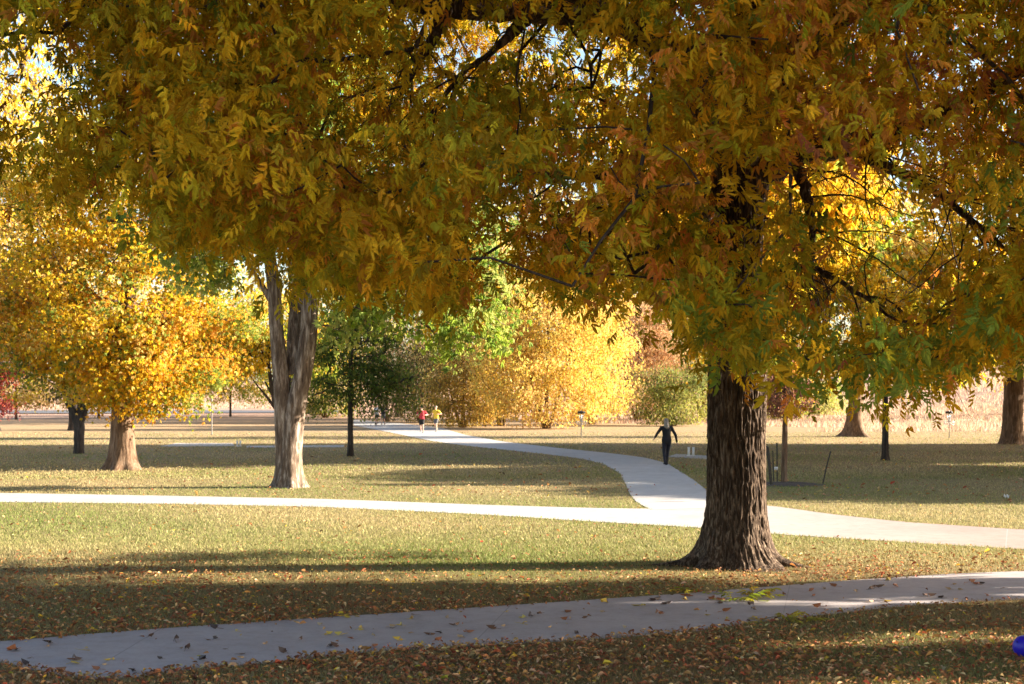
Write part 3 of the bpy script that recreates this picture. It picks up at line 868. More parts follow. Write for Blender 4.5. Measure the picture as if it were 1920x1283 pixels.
def bushy(name, label, px, py, wpx, top, pal, wts, seed, n=170, per=26, leaf=0.26, bark=BROWN_BARK, push=0.0, group=THICK, clump=0.75):
    x, y = at(px, py); y += push; x = (px - 960) / FPX * y
    w = wpx / FPX * y / 2; H = EYE + (HOR - top) / FPX * y - hz(x, y)
    r0 = np.random.default_rng(seed)
    ells = [(0, 0, H * 0.62, w * 0.8, w * 0.75, H * 0.36), (-w * 0.45, -0.6, H * 0.36, w * 0.62, w * 0.6, H * 0.32), (w * 0.45, -0.4, H * 0.38, w * 0.62, w * 0.6, H * 0.34),
            (0, -1.0, H * 0.18, w * 0.85, w * 0.6, H * 0.17), (r0.uniform(-.3, .3) * w, 0, H * 0.84, w * 0.4, w * 0.4, H * 0.16)]
    ells += [(r0.uniform(-.75, .75) * w, r0.uniform(-1.2, 0.8), H * r0.uniform(0.55, 0.97), w * r0.uniform(.14, .26), w * .25, H * r0.uniform(.10, .20)) for _ in range(7)]
    st = [[(0, 0, 0, 0.16), (0, 0, H * 0.25, 0.13), (0.1, 0, H * 0.6, 0.07), (0, 0, H * 0.85, 0.03)],
          [(0.15, 0, 0, 0.12), (w * 0.25, 0, H * 0.3, 0.09), (w * 0.45, 0, H * 0.6, 0.04)], [(-0.15, 0, 0, 0.12), (-w * 0.25, 0, H * 0.3, 0.09), (-w * 0.4, 0, H * 0.62, 0.04)]]
    return tree(name, label, (x, y), st, ells, int(n * 2.0), per * 1.5, clump, leaf, pal, wts, bark, group, seed, 'tree' if 'tree' in name else 'shrub', ridge=0.01, k=12, flare=0.2, inner=0.35)


bushy('thicket_tree', 'bright cream and yellow bushy tree, tallest in the sunlit thicket', 1025, 800, 270, 470, WARMY, [3, 3, 2, 1], 31, 330, 30, 0.27, push=-7)
bushy('thicket_tree', 'golden yellow rounded tree behind the basket on its pole', 1110, 799, 180, 505, [(0.66, 0.49, 0.08), CREAM, (0.62, 0.40, 0.08)], [3, 2.5, 1], 32, 190, 28, push=3)
bushy('thicket_tree', 'peach coloured thin leaved tree between golden tree and walker', 1195, 796, 170, 540, [(0.60, 0.38, 0.20), (0.54, 0.32, 0.15), (0.64, 0.47, 0.25), (0.40, 0.25, 0.13)], [3, 2, 2, 1], 33, 300, 26, 0.24, push=9)
bushy('thicket_shrub', 'olive green shrub directly behind the walking woman', 1262, 798, 150, 690, [(0.20, 0.22, 0.05), (0.34, 0.33, 0.08), (0.14, 0.16, 0.05)], [2, 2, 1.5], 34, 120, 24, 0.22, push=-3)
bushy('thicket_tree', 'yellow olive tree partly behind the big dark trunk', 1318, 794, 150, 590, [(0.48, 0.40, 0.09), (0.36, 0.30, 0.06), YELLOW], [2, 2, 1], 35, 150, 26, push=16)
bushy('thicket_shrub', 'brownish gold shrub at the bend beside the joggers', 868, 801, 150, 640, [(0.36, 0.25, 0.06), (0.46, 0.31, 0.06), (0.22, 0.16, 0.05)], [2, 2, 1.2], 36, 150, 24, 0.24, push=-2)
bushy('thicket_shrub', 'golden brown shrub with reddish stems between brown shrub and cream tree', 940, 800, 130, 610, [(0.54, 0.36, 0.06), (0.46, 0.29, 0.05), CREAM], [2, 2, 1], 37, 140, 26, 0.24, push=1)
bushy('thicket_shrub', 'dark olive shrub behind the two joggers', 790, 797, 130, 650, [(0.15, 0.13, 0.05), (0.24, 0.18, 0.06), (0.12, 0.12, 0.05)], [2, 2, 1], 38, 130, 22, 0.24, push=8)
bushy('thicket_shrub', 'grey brown sparse shrub between dark green tree and joggers', 725, 793, 130, 640, [(0.18, 0.13, 0.08), (0.12, 0.11, 0.05), (0.25, 0.2, 0.1)], [2, 2, 1], 39, 130, 14, 0.24, push=6)
bushy('thicket_shrub', 'yellow green shrub to the right of the big trunk', 1455, 790, 120, 690, [(0.50, 0.44, 0.08), LIME, YELLOW], [2, 1, 1], 40, 110, 24, 0.24, push=8)
bushy('thicket_shrub', 'pale green shrub between the sapling and the flared tree', 1535, 788, 110, 720, [(0.36, 0.36, 0.10), (0.46, 0.42, 0.14), LIME], [2, 2, 1], 41, 90, 24, 0.24, push=14)
bushy('thicket_shrub', 'faded yellow shrub beyond the far end of the curving path', 610, 788, 150, 690, [(0.46, 0.40, 0.12), LIME, (0.5, 0.3, 0.08)], [2, 1, 1], 42, 110, 22, 0.26, push=10)

FARG = 'distant trees behind the thicket'
def bare(px, y, wpx, top, seed, label, per=5, pal=None, bark=GREY_TWIG):
    x = (px - 960) / FPX * y; bz = hz(x, y); H = EYE + (HOR - top) / FPX * y - bz; w = wpx / FPX * y / 2
    tree('bare_tree', label, (x, y), [[(0, 0, 0, 0.3), (0, 0, H * 0.3, 0.26), (0.2, 0, H * 0.6, 0.16), (0, 0, H * 0.9, 0.05)],
         [(0, 0, H * 0.3, 0.16), (w * 0.3, 0, H * 0.5, 0.1), (w * 0.5, 0, H * 0.75, 0.04)], [(0, 0, H * 0.28, 0.16), (-w * 0.3, 0, H * 0.5, 0.1), (-w * 0.5, 0, H * 0.75, 0.04)]],
         [(0, 0, H * 0.66, w, w * 0.8, H * 0.34), (0, 0, H * 0.4, w * 0.8, w * 0.7, H * 0.2)], 230, per, 0.9, 0.3,
         pal or [(0.42, 0.34, 0.24), (0.36, 0.28, 0.2)], [1, 1], bark, FARG, seed, tip=0.022, k=10, ridge=0.01, inner=0.25, flare=0.2)
bare(1130, 155, 230, 400, 51, 'pale grey nearly leafless tree rising above the peach thicket tree')
bare(1270, 160, 220, 380, 52, 'pale leafless tree rising just beside the big dark trunk')
bare(780, 150, 200, 470, 53, 'grey brown leafless tree behind the dark olive shrub', 7, [(0.22, 0.17, 0.12), (0.3, 0.22, 0.14)])
bare(930, 160, 240, 360, 54, 'pale bare tree rising behind the cream bushy tree', 9)


def backtree(px, y, wpx, top, bot, pal, wts, seed, label, n=200, leaf=0.34, bark=DARK_BARK, per=24):
    x = (px - 960) / FPX * y; bz = hz(x, y); zt = EYE + (HOR - top) / FPX * y - bz; zb = max(0.8, EYE + (HOR - bot) / FPX * y - bz); w = wpx / FPX * y / 2
    h = (zt - zb) / 2; m = (zt + zb) / 2
    tree('park_tree', label, (x, y), [[(0, 0, 0, 0.38), (0, 0, zb * 0.8 + 0.6, 0.33), (0, 0, m, 0.2), (0, 0, zt - 0.6, 0.06)]],
         [(0, 0, m + h * 0.2, w * 0.85, w * 0.8, h * 0.8), (-w * 0.5, 0, m - h * 0.35, w * 0.5, w * 0.5, h * 0.6), (w * 0.5, 0, m - h * 0.3, w * 0.5, w * 0.5, h * 0.65), (0, 0, m - h * 0.5, w * 0.6, w * 0.6, h * 0.5)],
         int(n * 1.6), per * 1.3, 0.9, leaf, pal, wts, bark, 'trees across the park', seed, flare=0.35, k=20, inner=0.4)


backtree(-90, 66, 560, -140, 700, [YELLOW, CREAM, GOLD], [3, 2, 1], 61, 'large pale yellow tree whose crown fills the left edge', 620, 0.28)
backtree(140, 100, 420, 470, 680, [CREAM, (0.55, 0.40, 0.2), OLIVE], [2, 2, 1], 62, 'pale straw coloured tree beyond the dark forked tree', 200)
backtree(232, 118, 420, 420, 745, [YELLOW, LIME, GOLD], [2, 1, 2], 63, 'yellow green tree beyond the orange maple')
backtree(545, 130, 420, 300, 735, [CREAM, YELLOW, LIME], [1, 2, 1], 64, 'tall light yellow tree beyond the leaning tree')
backtree(655, 165, 300, 420, 760, [(0.5, 0.36, 0.2), OLIVE, CREAM], [1, 1, 1], 65, 'straw coloured tree far beyond the young green tree')
backtree(1900, 130, 620, 330, 740, [YELLOW, CREAM, GOLD], [2, 1, 2], 66, 'yellow tree on the rusty slope behind the golden tree', 260)
backtree(1385, 135, 420, 430, 760, [GOLD, LIME, CREAM], [2, 1, 1], 67, 'gold and green tree on the slope behind the sapling')

TAN = (0.50, 0.34, 0.16)
backtree(893, 126, 270, 440, 700, [YELLOW, LIME, GOLD], [2, 2, 1], 91, 'yellow green tree between green forked tree crown and cream thicket tree', 220)
backtree(1010, 138, 330, 330, 700, [CREAM, YELLOW, TAN], [2, 2, 1], 92, 'tall pale yellow tree over the middle of the thicket', 260)
backtree(1215, 142, 320, 430, 720, [TAN, CREAM, (0.46, 0.27, 0.14)], [2, 1.5, 1.5], 93, 'tan and peach tree standing behind the peach thicket tree', 240)
backtree(748, 150, 300, 430, 730, [TAN, OLIVE, (0.34, 0.25, 0.14)], [1, 1, 2], 94, 'dull tan tree behind the grey brown shrub', 220)
for px, y, w, top, pal, sd, lb in ((30, 140, 170, 690, [OLIVE, TAN], 101, 'low tan shrub at the far left lawn edge'), (185, 150, 150, 700, [LIME, GOLD, OLIVE], 102, 'low green gold shrub beyond the orange maple trunk'),
                                  (300, 143, 190, 650, [YELLOW, LIME, GOLD], 103, 'rounded yellow green shrub between orange maple and thin grey pole'), (432, 152, 190, 660, [YELLOW, CREAM, LIME], 104, 'bright yellow shrub between thin grey pole and leaning tree')):
    x = (px - 960) / FPX * y; H = EYE + (HOR - top) / FPX * y - hz(x, y); w = w / FPX * y / 2
    tree('lawn_shrub', lb, (x, y), [[(0, 0, 0, 0.12), (0, 0, H * 0.4, 0.1), (0, 0, H * 0.8, 0.03)]], [(0, 0, H * 0.6, w * 0.8, w * 0.7, H * 0.38), (-w * 0.5, 0, H * 0.45, w * 0.5, w * 0.5, H * 0.28), (w * 0.5, 0, H * 0.48, w * 0.5, w * 0.5, H * 0.3)],
         200, 30, 0.7, 0.3, pal, [1] * len(pal), DARK_BARK, 'shrubs along the far left edge of the lawn', sd, 'shrub', k=10, flare=0.2)

# trees beyond the right edge of the picture, whose shadows lie across the lawn
def shade(x, y, h, w, zb, seed, label, n=240, leaf=0.30, per=26, thick=2.2, shadow_slabs=None):
    m = (h + zb) / 2; q = (h - zb) / 2
    ells = [(0, 0, m, w, w, q), (0, -w * 0.4, m - q * 0.3, w * 0.6, w * 0.6, q * 0.6), (0, w * 0.4, m - q * 0.3, w * 0.6, w * 0.6, q * 0.6)] if shadow_slabs is None else [(0, dy, m, w, ry, q) for dy, ry in shadow_slabs]
    tree('shade_tree', label, (x, y), [[(0, 0, 0, 0.42), (0, 0, zb, 0.36), (0, 0, m, 0.22), (0, 0, h - 0.5, 0.06)]],
         ells,
         int(n * thick), per * 1.8, 0.9 if shadow_slabs is None else 0.5, leaf * 1.5, [GOLD, OLIVE, YELLOW], [2, 2, 1], DARK_BARK, 'shade trees along the right of the lawn', seed, flare=0.35, k=16, inner=0.3)
shade(21, 17.4, 15.5, 4.3, 2.6, 71, 'broad gold shade tree beside the near path, outside the view, its crown cut for dapples', 420, thick=1.2, shadow_slabs=((-2.2, 0.75), (0.7, 1.0), (3.2, 0.6)))  # unseen crown split into thin slabs so sun streaks reach the near ground
shade(35, 16.8, 20.0, 4.6, 11.5, 72, 'tall gold shade tree outside the view behind the broad one', 420, thick=1.0)
shade(24, 48, 9.5, 5.2, 1.6, 73, 'low olive shade tree outside the view on the right lawn', 420)
shade(31, 60, 14.0, 6.5, 2.5, 74, 'rounded shade tree outside the view right of the young ash', 420)
shade(40, 66, 20.0, 7.0, 3.0, 75, 'tall shade tree outside the view near the golden tree', 420)
shade(44, 69, 21.0, 6.0, 3.0, 76, 'tallest shade tree outside the view behind the golden tree', 420)
shade(29, 40.5, 9.0, 4.5, 1.6, 77, 'smallest shade tree outside the view on the right lawn', 360)


# two tall trees whose trunks are hidden by the big dark trunk
def tall_hidden(px, y, h, w, zb, seed, label):
    x = (px - 960) / FPX * y; m = (h + zb) / 2; q = (h - zb) / 2
    tree('park_tree', label, (x, y), [[(0, 0, 0, 0.36), (0, 0, zb, 0.32), (0, 0, m, 0.22), (0, 0, h - 0.5, 0.06)]],
         [(0, 0, m, w, w, q), (0, -w * 0.45, m - q * 0.3, w * 0.6, w * 0.6, q * 0.6), (0, w * 0.45, m - q * 0.3, w * 0.6, w * 0.6, q * 0.6), (w * 0.5, 0, m - q * 0.2, w * 0.6, w * 0.6, q * 0.7)],
         620, 38, 0.85, 0.34, [YELLOW, GOLD, CREAM, LIME], [3, 2, 1, 0.5], DARK_BARK, 'trees across the park', seed, flare=0.3, k=18, inner=0.3, leaf_t=TRIPLE)
tall_hidden(1372, 58.5, 16.0, 6.8, 5.2, 81, 'tall yellow tree straight behind the upper part of the big dark trunk')
tall_hidden(1405, 69, 18.0, 5.6, 6.0, 82, 'tallest yellow tree farther behind the big dark trunk')

# ------------------------------------------------------------------ grass, leaf litter, tall grass
def inview(y): return 0.40 * y + 2.5


def ground_pts(n, y0, y1, power):
    """points on the lawn, density falling with distance"""
    u = rng.random(n)
    if power == 1: y = np.exp(np.log(y0) + u * (np.log(y1) - np.log(y0)))
    else:
        q = 1 - power
        y = (y0 ** q + u * (y1 ** q - y0 ** q)) ** (1 / q)
    x = rng.uniform(-1, 1, n) * inview(y)
    return x, y


def build_grass():
    V, F, T = [], [], []
    off = 0
    for n, y0, y1, h, w in ((300000, 11.5, 26, 0.042, 0.0045), (200000, 22, 48, 0.05, 0.009), (90000, 44, 95, 0.06, 0.02)):
        x, y = ground_pts(n, y0, y1, 1.6)
        ok = ~in_path(x, y, -0.05 * rng.random(n)); x, y = x[ok], y[ok]; n = len(x)
        a = rng.uniform(0, 6.28, n); hh = h * rng.uniform(0.5, 1.35, n)
        ln = rng.normal(0, 0.55, (n, 2)) * hh[:, None]
        z = height(x, y)
        b1 = np.stack([x - np.cos(a) * w, y - np.sin(a) * w, z - 0.005], -1)
        b2 = np.stack([x + np.cos(a) * w, y + np.sin(a) * w, z - 0.005], -1)
        tp = np.stack([x + ln[:, 0], y + ln[:, 1], z + hh], -1)
        v = np.stack([b1, b2, tp], 1).reshape(-1, 3)
        f = np.arange(n * 3).reshape(-1, 3) + off
        patch = 0.5 + 0.5 * np.sin(x * 0.45 + 1.3 * np.sin(y * 0.21)) * np.sin(y * 0.33 + 0.8) + rng.normal(0, 0.28, n)
        green = np.array([0.17, 0.225, 0.05]); straw = np.array([0.50, 0.39, 0.20])
        t = np.clip(patch * 0.75 + 0.02 + 0.22 * smooth(26, 60, y), 0, 1)[:, None]
        near = ((1 - smooth(19.5, 24.5, y)) * np.clip(0.55 + 0.45 * np.sin(x * 0.8 + y * 0.5) + rng.normal(0, 0.3, n), 0.1, 1))[:, None]
        c = (green * (1 - t) + straw * t) * (1 - 0.8 * near) + np.array([0.27, 0.165, 0.085]) * 0.8 * near
        c = c * 0.86 * (1 + rng.normal(0, 0.2, (n, 1)))
        V.append(v); F.append(f); T.append(np.repeat(np.clip(c, 0.01, 0.8), 3, 0)); off += n * 3
    o = mesh_np('grass', np.concatenate(V), np.concatenate(F), BLADE, tint=np.concatenate(T))
    tag(o, 'short green and straw coloured lawn grass', None, None, 'stuff')


build_grass()

DRY = []
for q in range(5):
    r0 = np.random.default_rng(100 + q)
    lf = leaflet(1.0, 0.42, r0.uniform(-0.45, 0.3), r0.uniform(0.2, 0.9))
    lf[:, 0] -= 0.5; lf[:, 2] -= lf[:, 2].min()
    DRY.append((lf, np.array([[0, 3, 2, 1], [0, 5, 4, 3]])))
DRYCOL = [(0.30, 0.13, 0.05), (0.20, 0.085, 0.04), (0.42, 0.20, 0.07), (0.50, 0.33, 0.16), (0.52, 0.34, 0.04), (0.36, 0.09, 0.04)]


def build_litter():
    P, S, T = [], [], []
    for n, y0, y1, s, wts, dens in ((120000, 11.5, 24.0, 0.048, [5, 3.6, 4, 3.6, 0.8, 1.4], 'near'), (14000, 22.5, 40, 0.055, [2, 1.2, 3, 5, 1.2, 1.2], 'mid'), (14000, 36, 75, 0.085, [2, 1, 3, 4, 1, 1.5], 'far')):
        x, y = ground_pts(n, y0, y1, 1.3)
        # drifts
        dr = 0.5 + 0.5 * np.sin(x * 1.1 + 2.2 * np.sin(y * 0.7)) * np.sin(y * 1.7 + 0.7 * x)
        big = 0.5 + 0.5 * np.sin(x * 0.33 + 1.7) * np.sin(y * 0.5 - x * 0.21)
        ok = rng.random(n) < (0.10 + 0.65 * dr * big + 0.35 * big) * (1 - 0.7 * smooth(20.5, 24, y))
        ok &= ~in_path(x, y, -0.02) | (~in_path(x, y, -0.16) & (rng.random(n) < 0.55)) | (rng.random(n) < 0.006)
        x, y = x[ok], y[ok]
        P.append(np.stack([x, y, height(x, y) + rng.uniform(0.008, 0.04, len(x))], -1))
        S.append(s * np.clip(rng.lognormal(-0.1, 0.38, len(x)), 0.35, 2.2))
        T.append(mix_tint(len(x), DRYCOL, wts, None, 5, 0.25))
    p = np.concatenate(P); n = len(p)
    rt = rot_z(rng.uniform(0, 6.28, n)) @ rot_y(rng.normal(0, 0.35, n)) @ rot_x(rng.normal(0, 0.5, n))
    v, f, t = scatter(DRY, p, rt, np.concatenate(S), np.concatenate(T))
    tag(mesh_np('leaf_litter', v, f, LITTER, tint=t), 'brown, rust and yellow fallen leaves strewn over the lawn', None, None, 'stuff')


build_litter()


def build_tall_grass():
    n = 160000
    y = rng.uniform(96, 330, n); x = rng.uniform(-1, 1, n) * (0.42 * y + 6)
    right = x - 0.18 * (y - 90) > 17 + 4 * np.sin(y * 0.2)
    ok = right | (y > 196 + 6 * np.sin(x * 0.1)) | ((y > 118) & (x > 6) & (x < 60))
    x, y = x[ok], y[ok]; n = len(x)
    z = height(x, y); a = rng.uniform(0, 6.28, n); w = 0.022 + 0.0002 * y
    hh = rng.uniform(0.2, 0.55, n) * (0.75 + 0.35 * np.sin(x * 0.31) * np.sin(y * 0.23)); ln = rng.normal(0, 0.25, (n, 2)) * hh[:, None]
    b1 = np.stack([x - np.cos(a) * w, y - np.sin(a) * w, z - 0.03], -1); b2 = np.stack([x + np.cos(a) * w, y + np.sin(a) * w, z - 0.03], -1)
    tp = np.stack([x + ln[:, 0], y + ln[:, 1], z + hh], -1)
    f = np.arange(n * 3).reshape(-1, 3)
    t = mix_tint(n, [(0.48, 0.31, 0.22), (0.52, 0.37, 0.25), (0.42, 0.25, 0.18), (0.56, 0.43, 0.30)], [3, 3, 1.2, 1.5], None, 6, 0.2)
    tag(mesh_np('tall_grass', np.stack([b1, b2, tp], 1).reshape(-1, 3), f, BLADE, tint=np.repeat(t, 3, 0)), 'rusty pink tall dry grass on the slope', None, None, 'stuff')


build_tall_grass()


def far_woods():
    r0 = np.random.default_rng(77)
    nc = 900
    x = r0.uniform(-330, 330, nc); y = r0.uniform(425, 480, nc)
    z = height(x, y) + r0.random(nc) ** 0.8 * (11 + 5 * np.sin(x * 0.06) + 3 * np.sin(x * 0.21))
    ids = np.repeat(np.arange(nc), 34); n = len(ids)
    p = np.stack([x, y, z], -1)[ids] + r0.normal(0, 1, (n, 3)) * np.array([2.2, 2.0, 1.3])
    v, f, t = scatter(DIAMOND, p, leaf_rots(n), r0.uniform(0.8, 1.6, n), mix_tint(n, [(0.30, 0.22, 0.10), (0.22, 0.19, 0.08), (0.42, 0.28, 0.12), (0.2, 0.15, 0.11)], [2, 2, 1, 1], ids, 7))
    tag(mesh_np('woods', v, f, FARLEAF, tint=t), 'hazy autumn woods along the far horizon', None, None, 'stuff')


far_woods()

# ------------------------------------------------------------------ fallen leaves lying on the near path, each on its own
LEAFM = {}
for nm, c in (('brown', (0.13, 0.06, 0.03)), ('dark', (0.06, 0.03, 0.02)), ('rust', (0.30, 0.10, 0.035)), ('yellow', (0.50, 0.33, 0.035)), ('tan', (0.40, 0.25, 0.12))):
    LEAFM[nm] = plain_mat(nm + '_dry_leaf', c, 0.65, 0.3, 40)
FALL = []
for nm, words in (('brown', 'curled brown leaf lying on the grey path in front'), ('dark', 'nearly black curled leaf lying on the grey path in front'), ('rust', 'rust red curled leaf lying on the grey path in front'),
                  ('yellow', 'yellow leaf lying on the grey path in front'), ('tan', 'small tan leaf lying on the grey path in front')):
    for var in range(3):
        r0 = np.random.default_rng(hash(nm) % 1000 * 0 + len(nm) * 7 + var)
        acc = Acc()
        for j in range(1 + var):
            lf = leaflet(r0.uniform(0.075, 0.115), r0.uniform(0.04, 0.06), r0.uniform(-0.05, 0.12), r0.uniform(-0.75, -0.15))
            lf = lf @ (rot_z(np.array(r0.normal(0, 0.7) + (3.14 if j == 2 else 0))) @ rot_x(np.array(r0.normal(0, 0.3)))).T
            lf[:, 2] += 0.003 * j - lf[:, 2].min() + 0.001
            acc.add(lf + np.array([0.012 * j - 0.04, 0.008 * j, 0]), np.array([[0, 3, 2, 1], [0, 5, 4, 3]]))
        st = np.array([(-0.09, 0, 0.004), (-0.03, 0.004, 0.01), (0.05, 0, 0.012)])
        acc.add(*tube(st, np.array([0.0018, 0.0018, 0.001]), 4))
        o = acc.build('fallen_leaf', LEAFM[nm], None, smooth=False)
        FALL.append((nm, words, o))
spots = [(150, 1222, 'yellow'), (205, 1240, 'yellow'), (197, 1250, 'tan'), (137, 1240, 'brown'), (282, 1196, 'dark'), (330, 1204, 'dark'), (402, 1200, 'dark'), (350, 1220, 'dark'), (440, 1187, 'yellow'),
         (452, 1230, 'brown'), (536, 1225, 'brown'), (565, 1202, 'dark'), (608, 1192, 'yellow'), (635, 1195, 'yellow'), (660, 1201, 'rust'), (702, 1215, 'rust'), (735, 1178, 'tan'), (752, 1175, 'yellow'), (772, 1162, 'yellow'),
         (820, 1204, 'rust'), (826, 1190, 'dark'), (860, 1216, 'yellow'), (900, 1203, 'yellow'), (945, 1150, 'yellow'), (925, 1182, 'brown'), (852, 1175, 'brown'), (788, 1210, 'yellow'), (645, 1160, 'yellow'), (250, 1262, 'dark'), (320, 1258, 'dark'),
         (980, 1160, 'yellow'), (1000, 1158, 'brown'), (1030, 1180, 'tan'), (1085, 1190, 'brown'), (1095, 1162, 'brown'), (1140, 1132, 'yellow'), (1172, 1180, 'tan'), (1230, 1152, 'rust'), (1240, 1154, 'rust'), (1286, 1127, 'yellow'), (1240, 1126, 'brown'),
         (1200, 1139, 'yellow'), (1335, 1126, 'rust'), (1350, 1128, 'rust'), (1420, 1160, 'yellow'), (1470, 1117, 'rust'), (1525, 1120, 'rust'), (1564, 1102, 'rust'), (1650, 1125, 'brown'), (1655, 1130, 'yellow'), (1680, 1103, 'rust'), (1740, 1120, 'brown'),
         (1830, 1098, 'rust'), (1840, 1097, 'dark'), (1800, 1108, 'tan'), (1885, 1105, 'brown'), (1130, 1150, 'tan'), (1060, 1150, 'dark'), (700, 1195, 'tan'), (600, 1175, 'tan'), (500, 1210, 'tan'), (380, 1240, 'dark'), (90, 1215, 'tan'), (60, 1235, 'brown'), (30, 1222, 'dark')]
r0 = np.random.default_rng(5)
for _ in range(60):
    px = r0.uniform(20, 1900)
    up = np.interp(px, *np.array(A_UP, float).T); lo = np.interp(px, *np.array(A_LO, float).T)
    spots.append((px, r0.uniform(up + 4, lo - 3), str(r0.choice(['brown', 'dark', 'rust', 'tan', 'tan', 'yellow']))))
used = set()
for px, py, kind in spots:
    c = [f for f in FALL if f[0] == kind]
    nm, words, src = c[int(r0.integers(len(c)))]
    if src.name in used:
        o = src.copy(); COL.objects.link(o)
    else:
        o = src; used.add(src.name)
    x, y = at(px, py)
    s = r0.uniform(0.7, 1.3) * (0.7 if kind == 'tan' else 1.0)
    o.location = (x, y, 0.0125); o.rotation_euler = (r0.normal(0, 0.08), r0.normal(0, 0.08), r0.uniform(0, 6.28)); o.scale = (s, s, s)
    tag(o, words, 'leaf', nm + ' leaves fallen on the near path')
for f in FALL:
    if f[2].name not in used: bpy.data.objects.remove(f[2])

# leafy yellow green twigs broken off and lying at the near path
TWIG = plain_mat('twig_bark', (0.12, 0.09, 0.05), 0.8)


def fallen_twig(px, py, length, n, rz, pal, label, seed):
    x, y = at(px, py); r0 = np.random.default_rng(seed)
    inp = bool(in_path(np.array([x]), np.array([y]))[0])
    t = thing('fallen_twig', label, 'twig', (x, y, 0.013 if inp else 0.01), 'leafy twigs fallen by the near path', rz)
    p = np.stack([np.linspace(-length / 2, length / 2, 8), r0.normal(0, 0.01, 8), 0.02 + 0.03 * np.sin(np.linspace(0, 3.1, 8))], -1)
    a = Acc(); a.add(*tube(p, np.linspace(0.006, 0.002, 8), 6)); a.build('stem', TWIG, t)
    k = r0.integers(1, 8, n)
    q = p[k] + np.array([0, 0, 0.01]); m = rot_z(r0.uniform(0, 6.28, n)) @ rot_y(r0.normal(-0.35, 0.3, n)) @ rot_x(r0.normal(0, 0.5, n))
    v, f, tn = scatter(ASH, q, m, r0.uniform(0.8, 1.15, n), mix_tint(n, pal, [1] * len(pal), None, seed))
    v[:, 2] *= 0.5
    low = v[:, 2].copy(); v[:, 2] = np.maximum(low, 0.004 + 0.15 * np.abs(low) * (low < 0))
    mesh_np('leaves', v, f, LEAF, t, tint=tn)


fallen_twig(1398, 1128, 0.55, 13, 0.3, [(0.36, 0.40, 0.04), (0.46, 0.44, 0.05)], 'large yellow green leafy twig lying on the edge of the near path', 1)
fallen_twig(1428, 1114, 0.35, 7, 1.0, [(0.50, 0.36, 0.04), (0.42, 0.34, 0.05)], 'golden leafy twig lying just behind the large yellow green one', 2)
fallen_twig(1306, 1112, 0.28, 6, -0.4, [(0.34, 0.36, 0.04), (0.42, 0.36, 0.05)], 'small green leafy twig in the grass before the big trunk', 3)
fallen_twig(1462, 1166, 0.45, 9, 0.1, [(0.42, 0.34, 0.05), (0.30, 0.27, 0.05)], 'dull yellow leafy twig at the lower edge of the near path', 4)


# ------------------------------------------------------------------ solid shapes: unions of tapered limbs turned into one skin
def sweep(secs, k=16):
    """closed body through sections (centre, rx, ry) stacked along z"""
    a = np.linspace(0, 2 * np.pi, k, endpoint=False)
    v = [np.array([[c[0] + rx * math.cos(t), c[1] + ry * math.sin(t), c[2]] for t in a]) for c, rx, ry in secs]
    n = len(secs); V = np.concatenate(v + [np.array([secs[0][0], secs[-1][0]], float)])
    F = []
    for i in range(n - 1):
        for j in range(k): F.append((i * k + j, i * k + (j + 1) % k, (i + 1) * k + (j + 1) % k, (i + 1) * k + j))
    T3 = [(n * k, (j + 1) % k, j) for j in range(k)] + [(n * k + 1, (n - 1) * k + j, (n - 1) * k + (j + 1) % k) for j in range(k)]
    return V, F, T3


class Solid:
    def __init__(s): s.bm = bmesh.new()
    def add(s, V, F, T3=()):
        vs = [s.bm.verts.new(tuple(v)) for v in V]
        for f in list(F) + list(T3): s.bm.faces.new([vs[i] for i in f])
    def sweep(s, secs): s.add(*sweep(secs))
    def ball(s, c, r):
        m = Matrix.Translation(c) @ Matrix.Diagonal((*(r if hasattr(r, '__len__') else (r, r, r)), 1))
        bmesh.ops.create_uvsphere(s.bm, u_segments=14, v_segments=10, radius=1.0, matrix=m)
    def cap(s, a, b, ra, rb):
        a, b = np.array(a, float), np.array(b, float); d = b - a; L = np.linalg.norm(d) + 1e-9; u = d / L
        pts, rs = [], []
        for t in (-0.98, -0.7, -0.35): pts.append(a + u * ra * t); rs.append(ra * math.sqrt(1 - t * t))
        pts.append(a); rs.append(ra); pts.append((a + b) / 2); rs.append((ra + rb) / 2); pts.append(b); rs.append(rb)
        for t in (0.35, 0.7, 0.98): pts.append(b + u * rb * t); rs.append(rb * math.sqrt(1 - t * t))
        v, f = tube(np.array(pts), np.array(rs), 10); k = 10; n = len(pts)
        V = np.concatenate([v, [pts[0]], [pts[-1]]])
        s.add(V, f, [(n * k, (j + 1) % k, j) for j in range(k)] + [(n * k + 1, (n - 1) * k + j, (n - 1) * k + (j + 1) % k) for j in range(k)])
    def build(s, name, mat, parent, voxel=0.009, smooth_n=2):
        bmesh.ops.recalc_face_normals(s.bm, faces=s.bm.faces)
        me = bpy.data.meshes.new(name); s.bm.to_mesh(me); s.bm.free()
        o = bpy.data.objects.new(name, me); COL.objects.link(o)
        m = o.modifiers.new('skin', 'REMESH'); m.mode = 'VOXEL'; m.voxel_size = voxel
        sm = o.modifiers.new('soft', 'SMOOTH'); sm.iterations = smooth_n; sm.factor = 0.5
        dg = bpy.context.evaluated_depsgraph_get(); me2 = bpy.data.meshes.new_from_object(o.evaluated_get(dg))
        o.modifiers.clear(); o.data = me2; me2.materials.clear(); me2.materials.append(mat)
        me2.polygons.foreach_set('use_smooth', np.ones(len(me2.polygons), bool))
        if parent is not None: o.parent = parent
        return o


